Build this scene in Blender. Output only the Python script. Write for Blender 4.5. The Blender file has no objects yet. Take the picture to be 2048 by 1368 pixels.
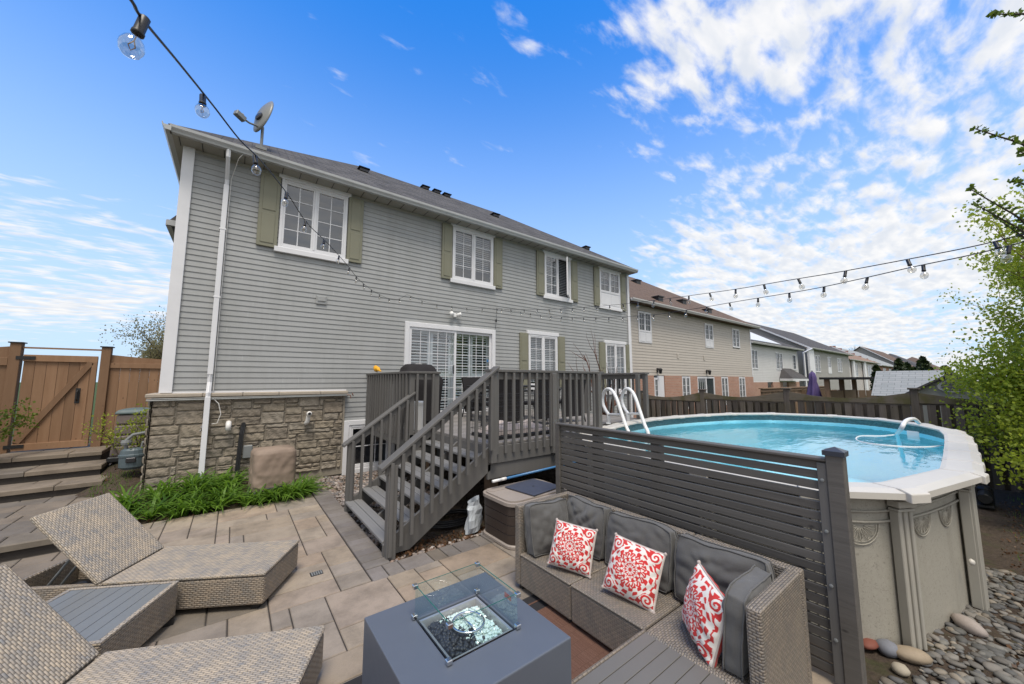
import bpy, math, random
import numpy as np
from mathutils import Vector, Matrix, noise as mnoise
R = math.radians
SC = bpy.context.scene
COL = SC.collection
rng = random.Random(7)

# ------------------------------------------------------------------ camera
CAMZ = 1.9; YAW = 0.65115; PITCH = 0.104876; FPX = 726.5
cam = bpy.data.cameras.new('camera'); co = bpy.data.objects.new('camera', cam); COL.objects.link(co)
co.location = (0, 0, CAMZ); co.rotation_euler = (math.pi/2 + PITCH, 0, -YAW)
cam.sensor_width = 36; cam.lens = FPX*36/2048; cam.clip_start = 0.05; cam.clip_end = 2000
SC.camera = co
SC.view_settings.view_transform = 'Standard'; SC.view_settings.look = 'None'
SC.view_settings.exposure = 0.36; SC.view_settings.gamma = 1.0

# survey helper: turns a sight line of the photograph into a real point on a known plane
_f = Vector((math.sin(YAW)*math.cos(PITCH), math.cos(YAW)*math.cos(PITCH), math.sin(PITCH)))
_r = Vector((math.cos(YAW), -math.sin(YAW), 0)); _u = _r.cross(_f)
def ray(x, y): return _r*((x-1024)/FPX) + _u*(-(y-684)/FPX) + _f
def onz(x, y, z): d = ray(x, y); return Vector((0, 0, CAMZ)) + d*((z-CAMZ)/d.z)
def onx(x, y, X): d = ray(x, y); return Vector((0, 0, CAMZ)) + d*(X/d.x)
def ony(x, y, Y): d = ray(x, y); return Vector((0, 0, CAMZ)) + d*(Y/d.y)
def dep(x, y, D): return Vector((0, 0, CAMZ)) + ray(x, y)*D

# ------------------------------------------------------------------ sun
SUN_EL, SUN_AZ = R(66), R(205)       # azimuth measured from +Y towards +X
sl = bpy.data.lights.new('sun', 'SUN'); sl.energy = 2.5; sl.angle = R(22); sl.color = (1, .92, .80)
so = bpy.data.objects.new('sun', sl); COL.objects.link(so)
sd = Vector((math.sin(SUN_AZ)*math.cos(SUN_EL), math.cos(SUN_AZ)*math.cos(SUN_EL), math.sin(SUN_EL)))
so.rotation_euler = sd.to_track_quat('Z', 'Y').to_euler()

# ------------------------------------------------------------------ node helper
class N:
    def __init__(s, tree): s.t = tree; s.n = tree.nodes; s.l = tree.links
    def new(s, typ, **k):
        nd = s.n.new(typ); ins = k.pop('ins', {})
        for a, b in k.items(): setattr(nd, a, b)
        for a, b in ins.items(): s.set(nd.inputs[a], b)
        return nd
    def set(s, sock, v):
        if isinstance(v, bpy.types.NodeSocket): s.l.new(v, sock)
        elif isinstance(v, (tuple, list)) and len(v) == 3 and sock.type == 'RGBA': sock.default_value = (*v, 1)
        else: sock.default_value = v
    def m(s, op, a, b=None, c=None, clamp=False):
        nd = s.n.new('ShaderNodeMath'); nd.operation = op; nd.use_clamp = clamp
        for i, v in enumerate((a, b, c)):
            if v is not None: s.set(nd.inputs[i], v)
        return nd.outputs[0]
    def mix(s, f, a, b, mode='MIX'):
        nd = s.n.new('ShaderNodeMix'); nd.data_type = 'RGBA'; nd.blend_type = mode
        s.set(nd.inputs[0], f); s.set(nd.inputs[6], a); s.set(nd.inputs[7], b); return nd.outputs[2]
    def ramp(s, f, stops):
        nd = s.n.new('ShaderNodeValToRGB'); s.set(nd.inputs[0], f); e = nd.color_ramp.elements
        while len(e) < len(stops): e.new(.5)
        for el, (p, c) in zip(e, stops):
            el.position = p; el.color = (*c, 1) if isinstance(c, (tuple, list)) else (c, c, c, 1)
        return nd.outputs[0]
    def noise(s, vec, scale, detail=4, rough=.55, dist=0, out=0):
        nd = s.n.new('ShaderNodeTexNoise'); s.set(nd.inputs['Vector'], vec)
        nd.inputs['Scale'].default_value = scale; nd.inputs['Detail'].default_value = detail
        nd.inputs['Roughness'].default_value = rough; nd.inputs['Distortion'].default_value = dist
        return nd.outputs[out]
    def vmul(s, v, sc, off=(0, 0, 0), rot=(0, 0, 0)):
        nd = s.n.new('ShaderNodeMapping'); s.set(nd.inputs[0], v); nd.inputs[1].default_value = off
        nd.inputs[2].default_value = rot; nd.inputs[3].default_value = sc; return nd.outputs[0]

# ------------------------------------------------------------------ world: Nishita sky with a cloud deck
W = bpy.data.worlds.new('World'); SC.world = W; W.use_nodes = True
w = N(W.node_tree); W.node_tree.nodes.clear()
sky = w.new('ShaderNodeTexSky', sky_type='NISHITA'); sky.sun_disc = False
sky.sun_elevation = SUN_EL; sky.sun_rotation = SUN_AZ; sky.air_density = 1.0; sky.dust_density = .3; sky.ozone_density = 2.0
tc = w.new('ShaderNodeTexCoord').outputs['Generated']
sx = w.new('ShaderNodeSeparateXYZ', ins={0: tc}); X_, Y_, Z_ = sx.outputs
zc = w.m('MAXIMUM', Z_, 0.0)
den = w.m('ADD', zc, .10)
cu, cv = w.m('DIVIDE', X_, den), w.m('DIVIDE', Y_, den)
cxy = w.new('ShaderNodeCombineXYZ', ins={0: cu, 1: cv, 2: 0.0}).outputs[0]
warp = w.noise(cxy, 1.4, 3)
cvec = w.vmul(cxy, (1.0, 2.3, 1), off=(.35, 0, 0), rot=(0, 0, R(-62)))
n1 = w.m('ADD', w.m('MULTIPLY', w.noise(cvec, 6.4, 6, .55, .2), .60), w.m('MULTIPLY', w.noise(cvec, 1.8, 3, .5, .2), .40))
n2 = w.noise(w.vmul(cxy, (1, 1, 1), off=(5, 3, 0)), .42, 3, .5)
# coverage grows to the right of the view (east); clear to the north-west
side = w.m('ADD', w.m('MULTIPLY', X_, math.cos(YAW)), w.m('MULTIPLY', Y_, -math.sin(YAW)))
fwd = w.m('ADD', w.m('MULTIPLY', X_, math.sin(YAW)), w.m('MULTIPLY', Y_, math.cos(YAW)))
def sstep(v, a, b, lo=0., hi=1.):
    nd = w.new('ShaderNodeMapRange', interpolation_type='SMOOTHSTEP'); w.set(nd.inputs[0], v)
    for i, q in zip((1, 2, 3, 4), (a, b, lo, hi)): nd.inputs[i].default_value = q
    return nd.outputs[0]
cov = w.m('ADD', sstep(side, .06, .52, -.17, .085), sstep(fwd, .15, -.3, 0, .35))  # second term: unseen overcast added behind the camera to neutralise the blue light
cov = w.m('ADD', cov, w.m('MULTIPLY', w.m('SUBTRACT', n2, .5), .55))
low = w.m('ADD', sstep(Z_, .20, .45, .05, 0.0), w.m('MULTIPLY', sstep(side, .1, -.3, 0, .17), w.m('MULTIPLY', sstep(Z_, .05, .14, 0, 1), sstep(Z_, .42, .26, 0, 1))))
dens = w.m('ADD', w.m('ADD', n1, cov), low)
cmask = sstep(dens, .465, .66)
top = w.noise(w.vmul(cxy, (1.0, 2.3, 1), off=(.42, .05, 0), rot=(0, 0, R(-62))), 6.4, 4, .5, .2)
ccol = w.mix(sstep(top, .3, .7), (6.1, 6.4, 6.9), (7.9, 7.8, 7.7))
skyc = w.new('ShaderNodeHueSaturation', ins={'Hue': .5, 'Saturation': 1.35, 'Value': 1.0, 'Color': sky.outputs[0]}).outputs[0]
skyc = w.mix(1.0, skyc, (.98, 1.95, 2.45), 'MULTIPLY')
haze = sstep(Z_, .80, .0, 0, .95)
skyc = w.mix(haze, skyc, (4.9, 6.1, 7.8))
fin = w.mix(w.m('MULTIPLY', cmask, .96), skyc, ccol)
bg = w.new('ShaderNodeBackground', ins={0: fin, 1: .1})
wo = w.new('ShaderNodeOutputWorld'); W.node_tree.links.new(bg.outputs[0], wo.inputs[0])

# ------------------------------------------------------------------ materials
def mat(name, build):
    m = bpy.data.materials.new(name); m.use_nodes = True; t = m.node_tree; t.nodes.clear(); n = N(t)
    p = n.new('ShaderNodeBsdfPrincipled'); o = n.new('ShaderNodeOutputMaterial'); t.links.new(p.outputs[0], o.inputs[0])
    build(n, p); return m
def bump(n, p, h, strength=.3, dist=.01):
    b = n.new('ShaderNodeBump', ins={'Height': h, 'Strength': strength, 'Distance': dist}); n.l.new(b.outputs[0], p.inputs['Normal']); return b
def objc(n): return n.new('ShaderNodeTexCoord').outputs['Object']
def uvc(n): return n.new('ShaderNodeTexCoord').outputs['UV']
def rndc(n): return n.new('ShaderNodeAttribute', attribute_name='rnd').outputs['Fac']
def orand(n): return n.new('ShaderNodeObjectInfo').outputs['Random']

def plain(name, c, rough=.5, var=.12, scale=6, bs=0., bscale=80, metal=0., spec=.5, dirt=0.):
    def b(n, p):
        o = objc(n)
        f = n.noise(o, scale, 5)
        col = n.mix(f, tuple(x*(1-var) for x in c), tuple(min(1, x*(1+var)) for x in c))
        if dirt:
            d = n.ramp(n.noise(o, 2.3, 8, .65), [(.45, 0.), (.75, 1.)])
            col = n.mix(n.m('MULTIPLY', d, dirt), col, tuple(x*.45 for x in c))
        n.set(p.inputs['Base Color'], col)
        n.set(p.inputs['Roughness'], n.m('ADD', n.m('MULTIPLY', n.noise(o, scale*3, 3), .2), rough-.1))
        p.inputs['Metallic'].default_value = metal; p.inputs['Specular IOR Level'].default_value = spec
        if bs: bump(n, p, n.noise(o, bscale, 4), bs, .004)
    return mat(name, b)

def siding(name, c, grime=.25):
    def b(n, p):
        o = objc(n)
        f = n.noise(n.vmul(o, (.5, .5, 6)), 2.5, 5)
        col = n.mix(f, tuple(x*.93 for x in c), tuple(x*1.06 for x in c))
        col = n.mix(n.m('MULTIPLY', rndc(n), .13), col, tuple(x*.7 for x in c))
        sk = n.ramp(n.noise(n.vmul(o, (7, 7, .25)), 1.3, 6, .7), [(.55, 0.), (.8, 1.)]); col = n.mix(n.m('MULTIPLY', sk, .22), col, tuple(x*.5 for x in c))
        g = n.ramp(n.noise(n.vmul(o, (1.6, 1.6, .35)), 1.5, 8, .7), [(.42, 0.), (.8, 1.)])
        col = n.mix(n.m('MULTIPLY', g, grime), col, tuple(x*.62*k for x, k in zip(c, (1, 1, .92))))
        n.set(p.inputs['Base Color'], col); p.inputs['Roughness'].default_value = .55
        bump(n, p, n.noise(n.vmul(o, (1.5, 1.5, 40)), 6, 4), .12, .003)
    return mat(name, b)

def wood(name, c1, c2, rough=.75, grain=(14, 14, .8), gb=.35, knots=True, moss=0., uv=False, var=.45):
    def b(n, p):
        o = uvc(n) if uv else objc(n)
        off = n.new('ShaderNodeCombineXYZ', ins={0: n.m('MULTIPLY', rndc(n), 37.), 1: n.m('MULTIPLY', rndc(n), 11.), 2: n.m('MULTIPLY', rndc(n), 5.)}).outputs[0]
        ov = n.new('ShaderNodeVectorMath', operation='ADD', ins={0: n.vmul(o, grain), 1: off}).outputs[0]
        g = n.noise(ov, 1.6, 7, .62, .6)
        col = n.mix(g, c1, c2)
        r2 = n.m('SUBTRACT', n.m('MULTIPLY', rndc(n), 2.), 1.)
        v = n.m('ADD', 1., n.m('MULTIPLY', r2, var*.6))
        col = n.mix(1., col, n.new('ShaderNodeCombineXYZ', ins={0: v, 1: v, 2: v}).outputs[0], 'MULTIPLY')
        if knots:
            ov2 = n.new('ShaderNodeVectorMath', operation='ADD', ins={0: n.vmul(o, tuple(3.2 if q > 3 else 1.6 for q in grain)), 1: off}).outputs[0]
            vz = n.new('ShaderNodeTexVoronoi', ins={'Vector': ov2, 'Scale': 2.2}).outputs['Distance']
            k = n.ramp(vz, [(.03, 1.), (.09, 0.)]); col = n.mix(n.m('MULTIPLY', k, .7), col, tuple(x*.3 for x in c1))
        if moss:
            mm = n.ramp(n.noise(objc(n), 2.2, 5), [(.45, 0.), (.6, 1.)])
            col = n.mix(n.m('MULTIPLY', mm, moss), col, (.09, .085, .025))
        n.set(p.inputs['Base Color'], col); p.inputs['Roughness'].default_value = rough; p.inputs['Specular IOR Level'].default_value = .3
        bump(n, p, g, gb, .004)
    return mat(name, b)

def bricks(name, c1, c2, mortar, bw, bh, ms, off=.5, bmp=.5, dist=.006, rough=.8, vx=.5, noise=.25, ns=60, rot=0):
    def b(n, p):
        u = n.vmul(uvc(n), (1, 1, 1), rot=(0, 0, rot))
        br = n.new('ShaderNodeTexBrick', offset=off, ins={'Vector': u, 'Color1': c1, 'Color2': c2, 'Mortar': mortar, 'Scale': 1.0, 'Mortar Size': ms, 'Mortar Smooth': .3, 'Bias': 0.0, 'Brick Width': bw, 'Row Height': bh})
        f = n.noise(objc(n), ns, 5); f2 = n.noise(objc(n), 1.7, 4)
        col = n.mix(n.m('MULTIPLY', f, noise), br.outputs[0], tuple(x*.4 for x in c1))
        col = n.mix(n.m('MULTIPLY', n.ramp(f2, [(.35, 0.), (.7, 1.)]), vx*.5), col, tuple(x*.62 for x in c2))
        n.set(p.inputs['Base Color'], col); p.inputs['Roughness'].default_value = rough
        h = n.m('ADD', n.m('SUBTRACT', 1., br.outputs['Fac']), n.m('MULTIPLY', f, .25)); bump(n, p, h, bmp, dist)
    return mat(name, b)

def wicker(name, ca, cb, cc, bw=.045, bh=.018):
    # woven flat strands: every strand arches over its neighbours and tucks under, staggered row by row
    def b(n, p):
        u = uvc(n)
        wv = n.noise(u, 9, 2); su = n.new('ShaderNodeSeparateXYZ', ins={0: u})
        v = n.m('DIVIDE', n.m('ADD', su.outputs[1], n.m('MULTIPLY', wv, .004)), bh); row = n.m('FLOOR', v); fv = n.m('FRACT', v)
        q = n.m('ADD', n.m('DIVIDE', su.outputs[0], bw), n.m('MULTIPLY', n.m('FLOORED_MODULO', row, 2.), .5)); cell = n.m('FLOOR', q); fu = n.m('FRACT', q)
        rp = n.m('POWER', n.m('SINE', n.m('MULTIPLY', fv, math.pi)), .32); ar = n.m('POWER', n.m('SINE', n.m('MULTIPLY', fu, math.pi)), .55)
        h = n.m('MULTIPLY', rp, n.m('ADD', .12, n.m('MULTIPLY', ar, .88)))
        wn = n.new('ShaderNodeTexWhiteNoise', noise_dimensions='2D', ins={0: n.new('ShaderNodeCombineXYZ', ins={0: cell, 1: row, 2: 0.}).outputs[0]}).outputs['Value']
        band = n.ramp(n.noise(n.vmul(u, (2.2, 1.1, 1)), 3, 6, .7), [(.38, 0.), (.62, 1.)])
        col = n.mix(wn, ca, cb); col = n.mix(n.m('MULTIPLY', band, n.m('ADD', .35, n.m('MULTIPLY', wn, .65))), col, cc)
        fine = n.noise(n.vmul(u, (40, 700, 1)), 1., 2); col = n.mix(n.m('MULTIPLY', fine, .35), col, tuple(x*.45 for x in cb))
        col = n.mix(n.ramp(h, [(.20, .75), (.55, 0.)]), col, tuple(x*.26 for x in cb))  # shade in the gaps and at tucked strand ends painted into the colour
        n.set(p.inputs['Base Color'], col); p.inputs['Roughness'].default_value = .42
        bump(n, p, n.m('ADD', h, n.m('MULTIPLY', fine, .1)), 1., .007)
    return mat(name, b)

def fabric(name, c, c2, rough=.95):
    def b(n, p):
        o = objc(n)
        f = n.noise(n.vmul(o, (220, 220, 18)), 1., 3, .7); g = n.noise(n.vmul(o, (18, 18, 220)), 1., 3, .7)
        h = n.m('ADD', f, g)
        col = n.mix(n.m('MULTIPLY', h, .5), c, c2)
        col = n.mix(n.m('MULTIPLY', n.noise(o, 4, 4), .35), col, tuple(x*.7 for x in c))
        n.set(p.inputs['Base Color'], col); p.inputs['Roughness'].default_value = rough
        p.inputs['Sheen Weight'].default_value = .25; p.inputs['Specular IOR Level'].default_value = .2
        bump(n, p, h, .35, .002)
    return mat(name, b)

def vcolmat(name, rough=.8, bs=.2, bscale=150, spec=.4, sheen=0., noise=.15, blotch=0.):
    def b(n, p):
        a = n.new('ShaderNodeAttribute', attribute_name='Col').outputs['Color']
        f = n.noise(objc(n), bscale, 4)
        a = n.mix(n.m('MULTIPLY', n.ramp(n.noise(objc(n), 2.6, 8, .7), [(.42, 0.), (.75, 1.)]), blotch), a, (.09, .075, .06))
        n.set(p.inputs['Base Color'], n.mix(n.m('MULTIPLY', f, noise), a, (.05, .04, .03)))
        p.inputs['Roughness'].default_value = rough; p.inputs['Specular IOR Level'].default_value = spec
        p.inputs['Sheen Weight'].default_value = sheen
        bump(n, p, f, bs, .003)
    return mat(name, b)

def leafmat(name, c1, c2, trans=.45):
    m = bpy.data.materials.new(name); m.use_nodes = True; t = m.node_tree; t.nodes.clear(); n = N(t)
    col = n.mix(rndc(n), c1, c2)
    p = n.new('ShaderNodeBsdfPrincipled', ins={'Base Color': col, 'Roughness': .5}); p.inputs['Specular IOR Level'].default_value = .3
    tr = n.new('ShaderNodeBsdfTranslucent', ins={0: n.mix(.5, col, (c2[0]*1.6, c2[1]*1.6, c2[2]))})
    mx = n.new('ShaderNodeMixShader', ins={0: trans}); t.links.new(p.outputs[0], mx.inputs[1]); t.links.new(tr.outputs[0], mx.inputs[2])
    o = n.new('ShaderNodeOutputMaterial'); t.links.new(mx.outputs[0], o.inputs[0]); return m

def glassmat(name, tint=(.9, .95, .95), refl=.12, rough=.0, f0=1.45, wav=0.):
    m = bpy.data.materials.new(name); m.use_nodes = True; t = m.node_tree; t.nodes.clear(); n = N(t)
    tr = n.new('ShaderNodeBsdfTransparent', ins={0: tint}); g = n.new('ShaderNodeBsdfGlossy', ins={0: (1, 1, 1), 'Roughness': rough})
    fr = n.new('ShaderNodeLayerWeight', ins={0: .5})
    if wav:
        b = n.new('ShaderNodeBump', ins={'Height': n.noise(objc(n), 1.3, 2), 'Strength': wav, 'Distance': .02})
        t.links.new(b.outputs[0], g.inputs['Normal'])
    f = n.m('ADD', n.m('MULTIPLY', n.m('POWER', fr.outputs['Facing'], 4.), (f0-1)*1.6), refl+.03, clamp=True)
    mx = n.new('ShaderNodeMixShader', ins={0: f}); t.links.new(tr.outputs[0], mx.inputs[1]); t.links.new(g.outputs[0], mx.inputs[2])
    o = n.new('ShaderNodeOutputMaterial'); t.links.new(mx.outputs[0], o.inputs[0]); return m

M = {}
M['siding'] = siding('grey_vinyl_siding', (.345, .352, .352), .45)
M['siding2'] = siding('beige_siding', (.50, .455, .40), .15)
M['siding3'] = siding('white_siding', (.62, .61, .60), .12)
M['siding4'] = siding('taupe_siding', (.33, .315, .29), .15)
M['siding5'] = siding('cream_siding', (.48, .44, .41), .15)
M['white'] = plain('white_trim_paint', (.72, .72, .74), .45, .05, 3, dirt=.12)
M['gutter'] = plain('gutter_aluminium', (.46, .47, .47), .35, .08, 2, dirt=.3)
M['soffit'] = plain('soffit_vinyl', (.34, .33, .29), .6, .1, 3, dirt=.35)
M['shutter'] = plain('olive_shutter', (.215, .21, .15), .55, .08, 3, dirt=.15)
M['shingle'] = bricks('grey_brown_shingle', (.06, .055, .052), (.165, .155, .15), (.015, .014, .014), .30, .14, .010, bmp=1., dist=.015, rough=.95, ns=22, noise=.75)
M['shingle2'] = bricks('brown_shingle', (.13, .085, .062), (.17, .115, .085), (.05, .035, .03), .33, .14, .005, bmp=.5, dist=.015, rough=.95, ns=90, noise=.4)
M['shingle3'] = bricks('dark_shingle', (.07, .065, .07), (.10, .095, .095), (.03, .03, .03), .33, .14, .005, bmp=.5, dist=.015, rough=.95, noise=.4)
M['shingle4'] = bricks('tan_shingle', (.24, .155, .11), (.33, .22, .16), (.11, .07, .05), .5, .2, .01, bmp=.4, rough=.95, noise=.3)
M['shingle5'] = bricks('pale_grey_shingle', (.30, .32, .32), (.36, .37, .37), (.12, .13, .13), .3, .13, .006, bmp=.4, rough=.95, noise=.3)
M['brick'] = bricks('red_brick', (.42, .205, .135), (.50, .27, .185), (.42, .36, .31), .21, .075, .010, bmp=.5, noise=.25)
M['brick2'] = bricks('far_red_brick', (.36, .15, .10), (.42, .19, .13), (.36, .28, .23), .21, .075, .010, bmp=.3, noise=.25)
M['deck'] = wood('grey_deck_paint', (.105, .101, .096), (.145, .139, .132), .6, (18, 18, 1.2), .2, False, var=.12)
M['deckfloor'] = wood('worn_deck_floor', (.19, .175, .165), (.25, .235, .225), .7, (20, 1.2, 20), .3, True, var=.3)
M['tread'] = wood('stair_tread', (.155, .155, .155), (.205, .20, .195), .65, (20, 1.2, 20), .3, True, var=.2)
M['screen'] = wood('screen_stain', (.068, .063, .058), (.14, .13, .118), .5, (20, 1.0, 20), .5, True, var=.25)
M['cedar'] = wood('new_cedar', (.19, .10, .052), (.30, .185, .11), .65, (9, 9, .8), .25, True, var=.38)
M['oldwood'] = wood('old_fence_wood', (.055, .045, .039), (.185, .16, .14), .85, (16, 16, .9), .6, True, moss=.2, var=.7)
M['mossy'] = wood('mossy_fence_top', (.11, .09, .07), (.22, .19, .145), .9, (16, 1, 16), .6, True, moss=.75, var=.3)
M['fencefar'] = wood('far_fence_wood', (.14, .09, .055), (.24, .165, .11), .8, (6, 6, .6), .2, False)
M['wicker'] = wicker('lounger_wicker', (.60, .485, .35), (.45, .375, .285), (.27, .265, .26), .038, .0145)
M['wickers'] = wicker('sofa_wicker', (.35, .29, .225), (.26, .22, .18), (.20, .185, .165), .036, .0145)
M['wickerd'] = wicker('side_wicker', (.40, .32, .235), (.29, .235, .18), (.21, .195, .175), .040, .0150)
M['tabletop'] = plain('grey_slat_top', (.165, .17, .165), .38, .08, 4, bs=.1)
M['tabletop2'] = plain('taupe_slat_top', (.15, .142, .128), .45, .08, 4, bs=.1)
M['pit'] = plain('slate_grey_powdercoat', (.102, .117, .145), .42, .08, 2.5, bs=.05, bscale=400, dirt=.12)
M['black'] = plain('black_plastic', (.014, .014, .015), .45, .2, 8)
M['blackfab'] = plain('black_cover_fabric', (.011, .009, .010), .85, .25, 3, bs=.2, bscale=30)
M['darkmetal'] = plain('dark_metal', (.05, .05, .055), .35, .1, 8, metal=.6)
M['steel'] = plain('polished_steel', (.62, .62, .62), .18, .05, 8, metal=1.)
M['greymetal'] = plain('grey_painted_metal', (.20, .21, .21), .45, .12, 8)
M['dish'] = plain('dish_grey', (.20, .205, .20), .4, .06, 5)
M['meter'] = plain('meter_blue_grey', (.085, .115, .13), .4, .12, 9)
M['cushion'] = fabric('charcoal_cushion', (.085, .083, .08), (.145, .142, .137))
M['pattern'] = vcolmat('printed_cotton', .9, .5, 300, .15, .2, .12)
M['stone'] = vcolmat('cultured_stone', .9, .8, 38, .25, noise=.42, blotch=.3)
M['paver'] = vcolmat('concrete_paver', .85, .45, 130, .3, noise=.38, blotch=.7)
M['rock'] = vcolmat('river_rock', .7, .25, 60, .4, noise=.3)
M['leafy'] = leafmat('young_leaves', (.15, .21, .02), (.40, .46, .06))
M['leafy2'] = leafmat('mid_leaves', (.05, .085, .012), (.15, .21, .03))
M['lily'] = leafmat('daylily_blade', (.045, .11, .014), (.17, .30, .04))
M['cedarleaf'] = leafmat('cedar_foliage', (.008, .02, .006), (.035, .055, .015), .1)
M['bud'] = leafmat('budding_leaves', (.17, .15, .09), (.32, .28, .15))
M['bark'] = plain('bark', (.085, .065, .05), .9, .35, 20, bs=.6, bscale=40)
M['redbark'] = plain('reddish_bark', (.13, .055, .035), .8, .35, 20)
M['deadleaf'] = leafmat('dead_leaves', (.06, .03, .016), (.17, .09, .045), .1)
M['resin'] = plain('pool_resin', (.57, .54, .485), .4, .04, 3, bs=.05, dirt=.12)
M['resin2'] = plain('pool_upright', (.38, .36, .31), .45, .05, 3, dirt=.2)
M['ladder'] = plain('white_plastic', (.78, .78, .77), .35, .03, 3)
M['boxbody'] = plain('brown_resin', (.045, .032, .026), .5, .1, 5, bs=.1)
M['boxlid'] = plain('taupe_resin', (.33, .285, .25), .5, .08, 5, dirt=.2)
M['slab'] = plain('slate_lid', (.06, .07, .105), .4, .05, 4)
M['bluepole'] = plain('blue_pole', (.05, .17, .36), .25, .05, 4)
M['cover'] = plain('tan_cover_fabric', (.26, .195, .15), .75, .2, 3, bs=.3, bscale=18, dirt=.3)
M['bin'] = plain('taupe_bin', (.17, .135, .125), .6, .1, 4, dirt=.2)
M['binlid'] = plain('dusty_green_lid', (.11, .15, .155), .6, .15, 6, dirt=.4)
M['pvc'] = plain('white_pvc', (.72, .70, .67), .4, .06, 5, dirt=.15)
M['bagm'] = plain('white_bag', (.50, .54, .58), .45, .15, 6, bs=.5, bscale=14)
M['yellow'] = plain('yellow_plastic', (.80, .40, .02), .5, .1, 5)
M['purple'] = plain('purple_canvas', (.10, .07, .20), .8, .2, 8)
M['concrete'] = plain('foundation_concrete', (.28, .29, .25), .9, .15, 7, bs=.3, dirt=.3)
M['riser'] = plain('riser_stone', (.05, .042, .036), .95, .3, 9, bs=.5, bscale=30)
M['rug'] = bricks('brown_outdoor_rug', (.16, .075, .05), (.24, .13, .09), (.08, .035, .02), .006, .09, .0012, bmp=.6, dist=.004, rough=1., noise=.5, ns=200)
M['rugb'] = plain('black_rug_border', (.022, .020, .021), .9, .3, 20, bs=.5, bscale=300)
M['quilt'] = plain('pale_bedding', (.42, .36, .33), .95, .3, 6, bs=.6, bscale=14)
M['winglass'] = glassmat('window_glass', (.82, .86, .88), .12, 0., 1.4, wav=.06)
M['farglass'] = plain('far_window_glass', (.05, .06, .065), .05, .3, 5)
M['guardglass'] = glassmat('guard_glass', (.86, .95, .95), .02, 0., 1.45)
M['glassedge'] = plain('green_glass_edge', (.02, .14, .12), .15, .1, 5)
M['bulbglass'] = glassmat('bulb_glass', (.86, .85, .82), .10, .05, 1.5)
M['room'] = plain('dark_room', (.12, .125, .14), .9, .3, 2)
M['blind'] = plain('white_blind', (.62, .64, .66), .5, .04, 5)
M['solar'] = plain('solar_panel', (.62, .66, .72), .12, .1, 2)
def _lava(n, p):
    p.inputs['Base Color'].default_value = (.02, .022, .028, 1); p.inputs['Roughness'].default_value = .45
    bump(n, p, n.noise(objc(n), 120, 4), .8, .004)
M['lava'] = mat('black_lava_rock', _lava)
def _fg(n, p):
    p.inputs['Base Color'].default_value = (.60, .72, .68, 1); p.inputs['Roughness'].default_value = .06; p.inputs['Specular IOR Level'].default_value = 1.
M['fireglass'] = mat('aqua_fire_glass', _fg)
def _ground(n, p):
    o = objc(n)
    a = n.noise(o, 1.3, 8, .7); b = n.noise(o, 22, 8, .75); c = n.noise(o, 4, 6, .7)
    col = n.mix(n.ramp(b, [(.3, 0.), (.7, 1.)]), (.028, .021, .016), (.135, .10, .075))
    col = n.mix(n.m('MULTIPLY', n.ramp(c, [(.52, 0.), (.66, 1.)]), .55), col, (.055, .075, .018))
    col = n.mix(n.m('MULTIPLY', a, .45), col, (.06, .046, .036))
    far = n.new('ShaderNodeVectorMath', operation='LENGTH', ins={0: o}).outputs['Value']
    fm = n.ramp(n.m('DIVIDE', far, 60.), [(.28, 0.), (.4, 1.)])
    col = n.mix(fm, col, (.055, .085, .025))
    n.set(p.inputs['Base Color'], col); p.inputs['Roughness'].default_value = .95; p.inputs['Specular IOR Level'].default_value = .2
    bump(n, p, b, .9, .03)
M['ground'] = mat('earth_and_grass', _ground)
def _poolwall(n, p):
    o = objc(n)
    v = n.noise(n.vmul(o, (1, 1, 1)), 16, 6, .7, 2.2)
    sw = n.ramp(n.noise(o, 30, 3, .5, 3.), [(.60, 0.), (.64, 1.), (.68, 0.)])
    col = n.mix(v, (.30, .28, .235), (.40, .375, .315))
    col = n.mix(n.m('MULTIPLY', sw, .8), col, (.17, .155, .13))
    z = n.new('ShaderNodeSeparateXYZ', ins={0: o}).outputs[2]
    st = n.noise(n.vmul(o, (6, 6, .5)), 1.2, 6)
    col = n.mix(n.m('MULTIPLY', n.ramp(st, [(.5, 0.), (.8, 1.)]), .4), col, (.2, .18, .14))
    n.set(p.inputs['Base Color'], col); p.inputs['Roughness'].default_value = .6
    bump(n, p, n.m('ADD', v, sw), .25, .004)
M['poolwall'] = mat('marbled_pool_wall', _poolwall)
def _liner(n, p):
    o = uvc(n)
    br = n.new('ShaderNodeTexBrick', offset=.5, ins={'Vector': o, 'Color1': (.012, .06, .075), 'Color2': (.07, .17, .19), 'Mortar': (.15, .25, .26), 'Scale': 1., 'Mortar Size': .002, 'Brick Width': .035, 'Row Height': .018})
    z = n.new('ShaderNodeSeparateXYZ', ins={0: objc(n)}).outputs[2]
    fl = n.noise(objc(n), 9, 4)
    blue = n.mix(fl, (.34, .78, .92), (.46, .88, .97))
    edge = n.m('ADD', z, n.m('MULTIPLY', n.noise(objc(n), 25, 2), .02))
    msk = n.m('GREATER_THAN', edge, .945)
    n.set(p.inputs['Base Color'], n.mix(msk, blue, br.outputs[0])); p.inputs['Roughness'].default_value = .35
M['liner'] = mat('pool_liner', _liner)
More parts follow.
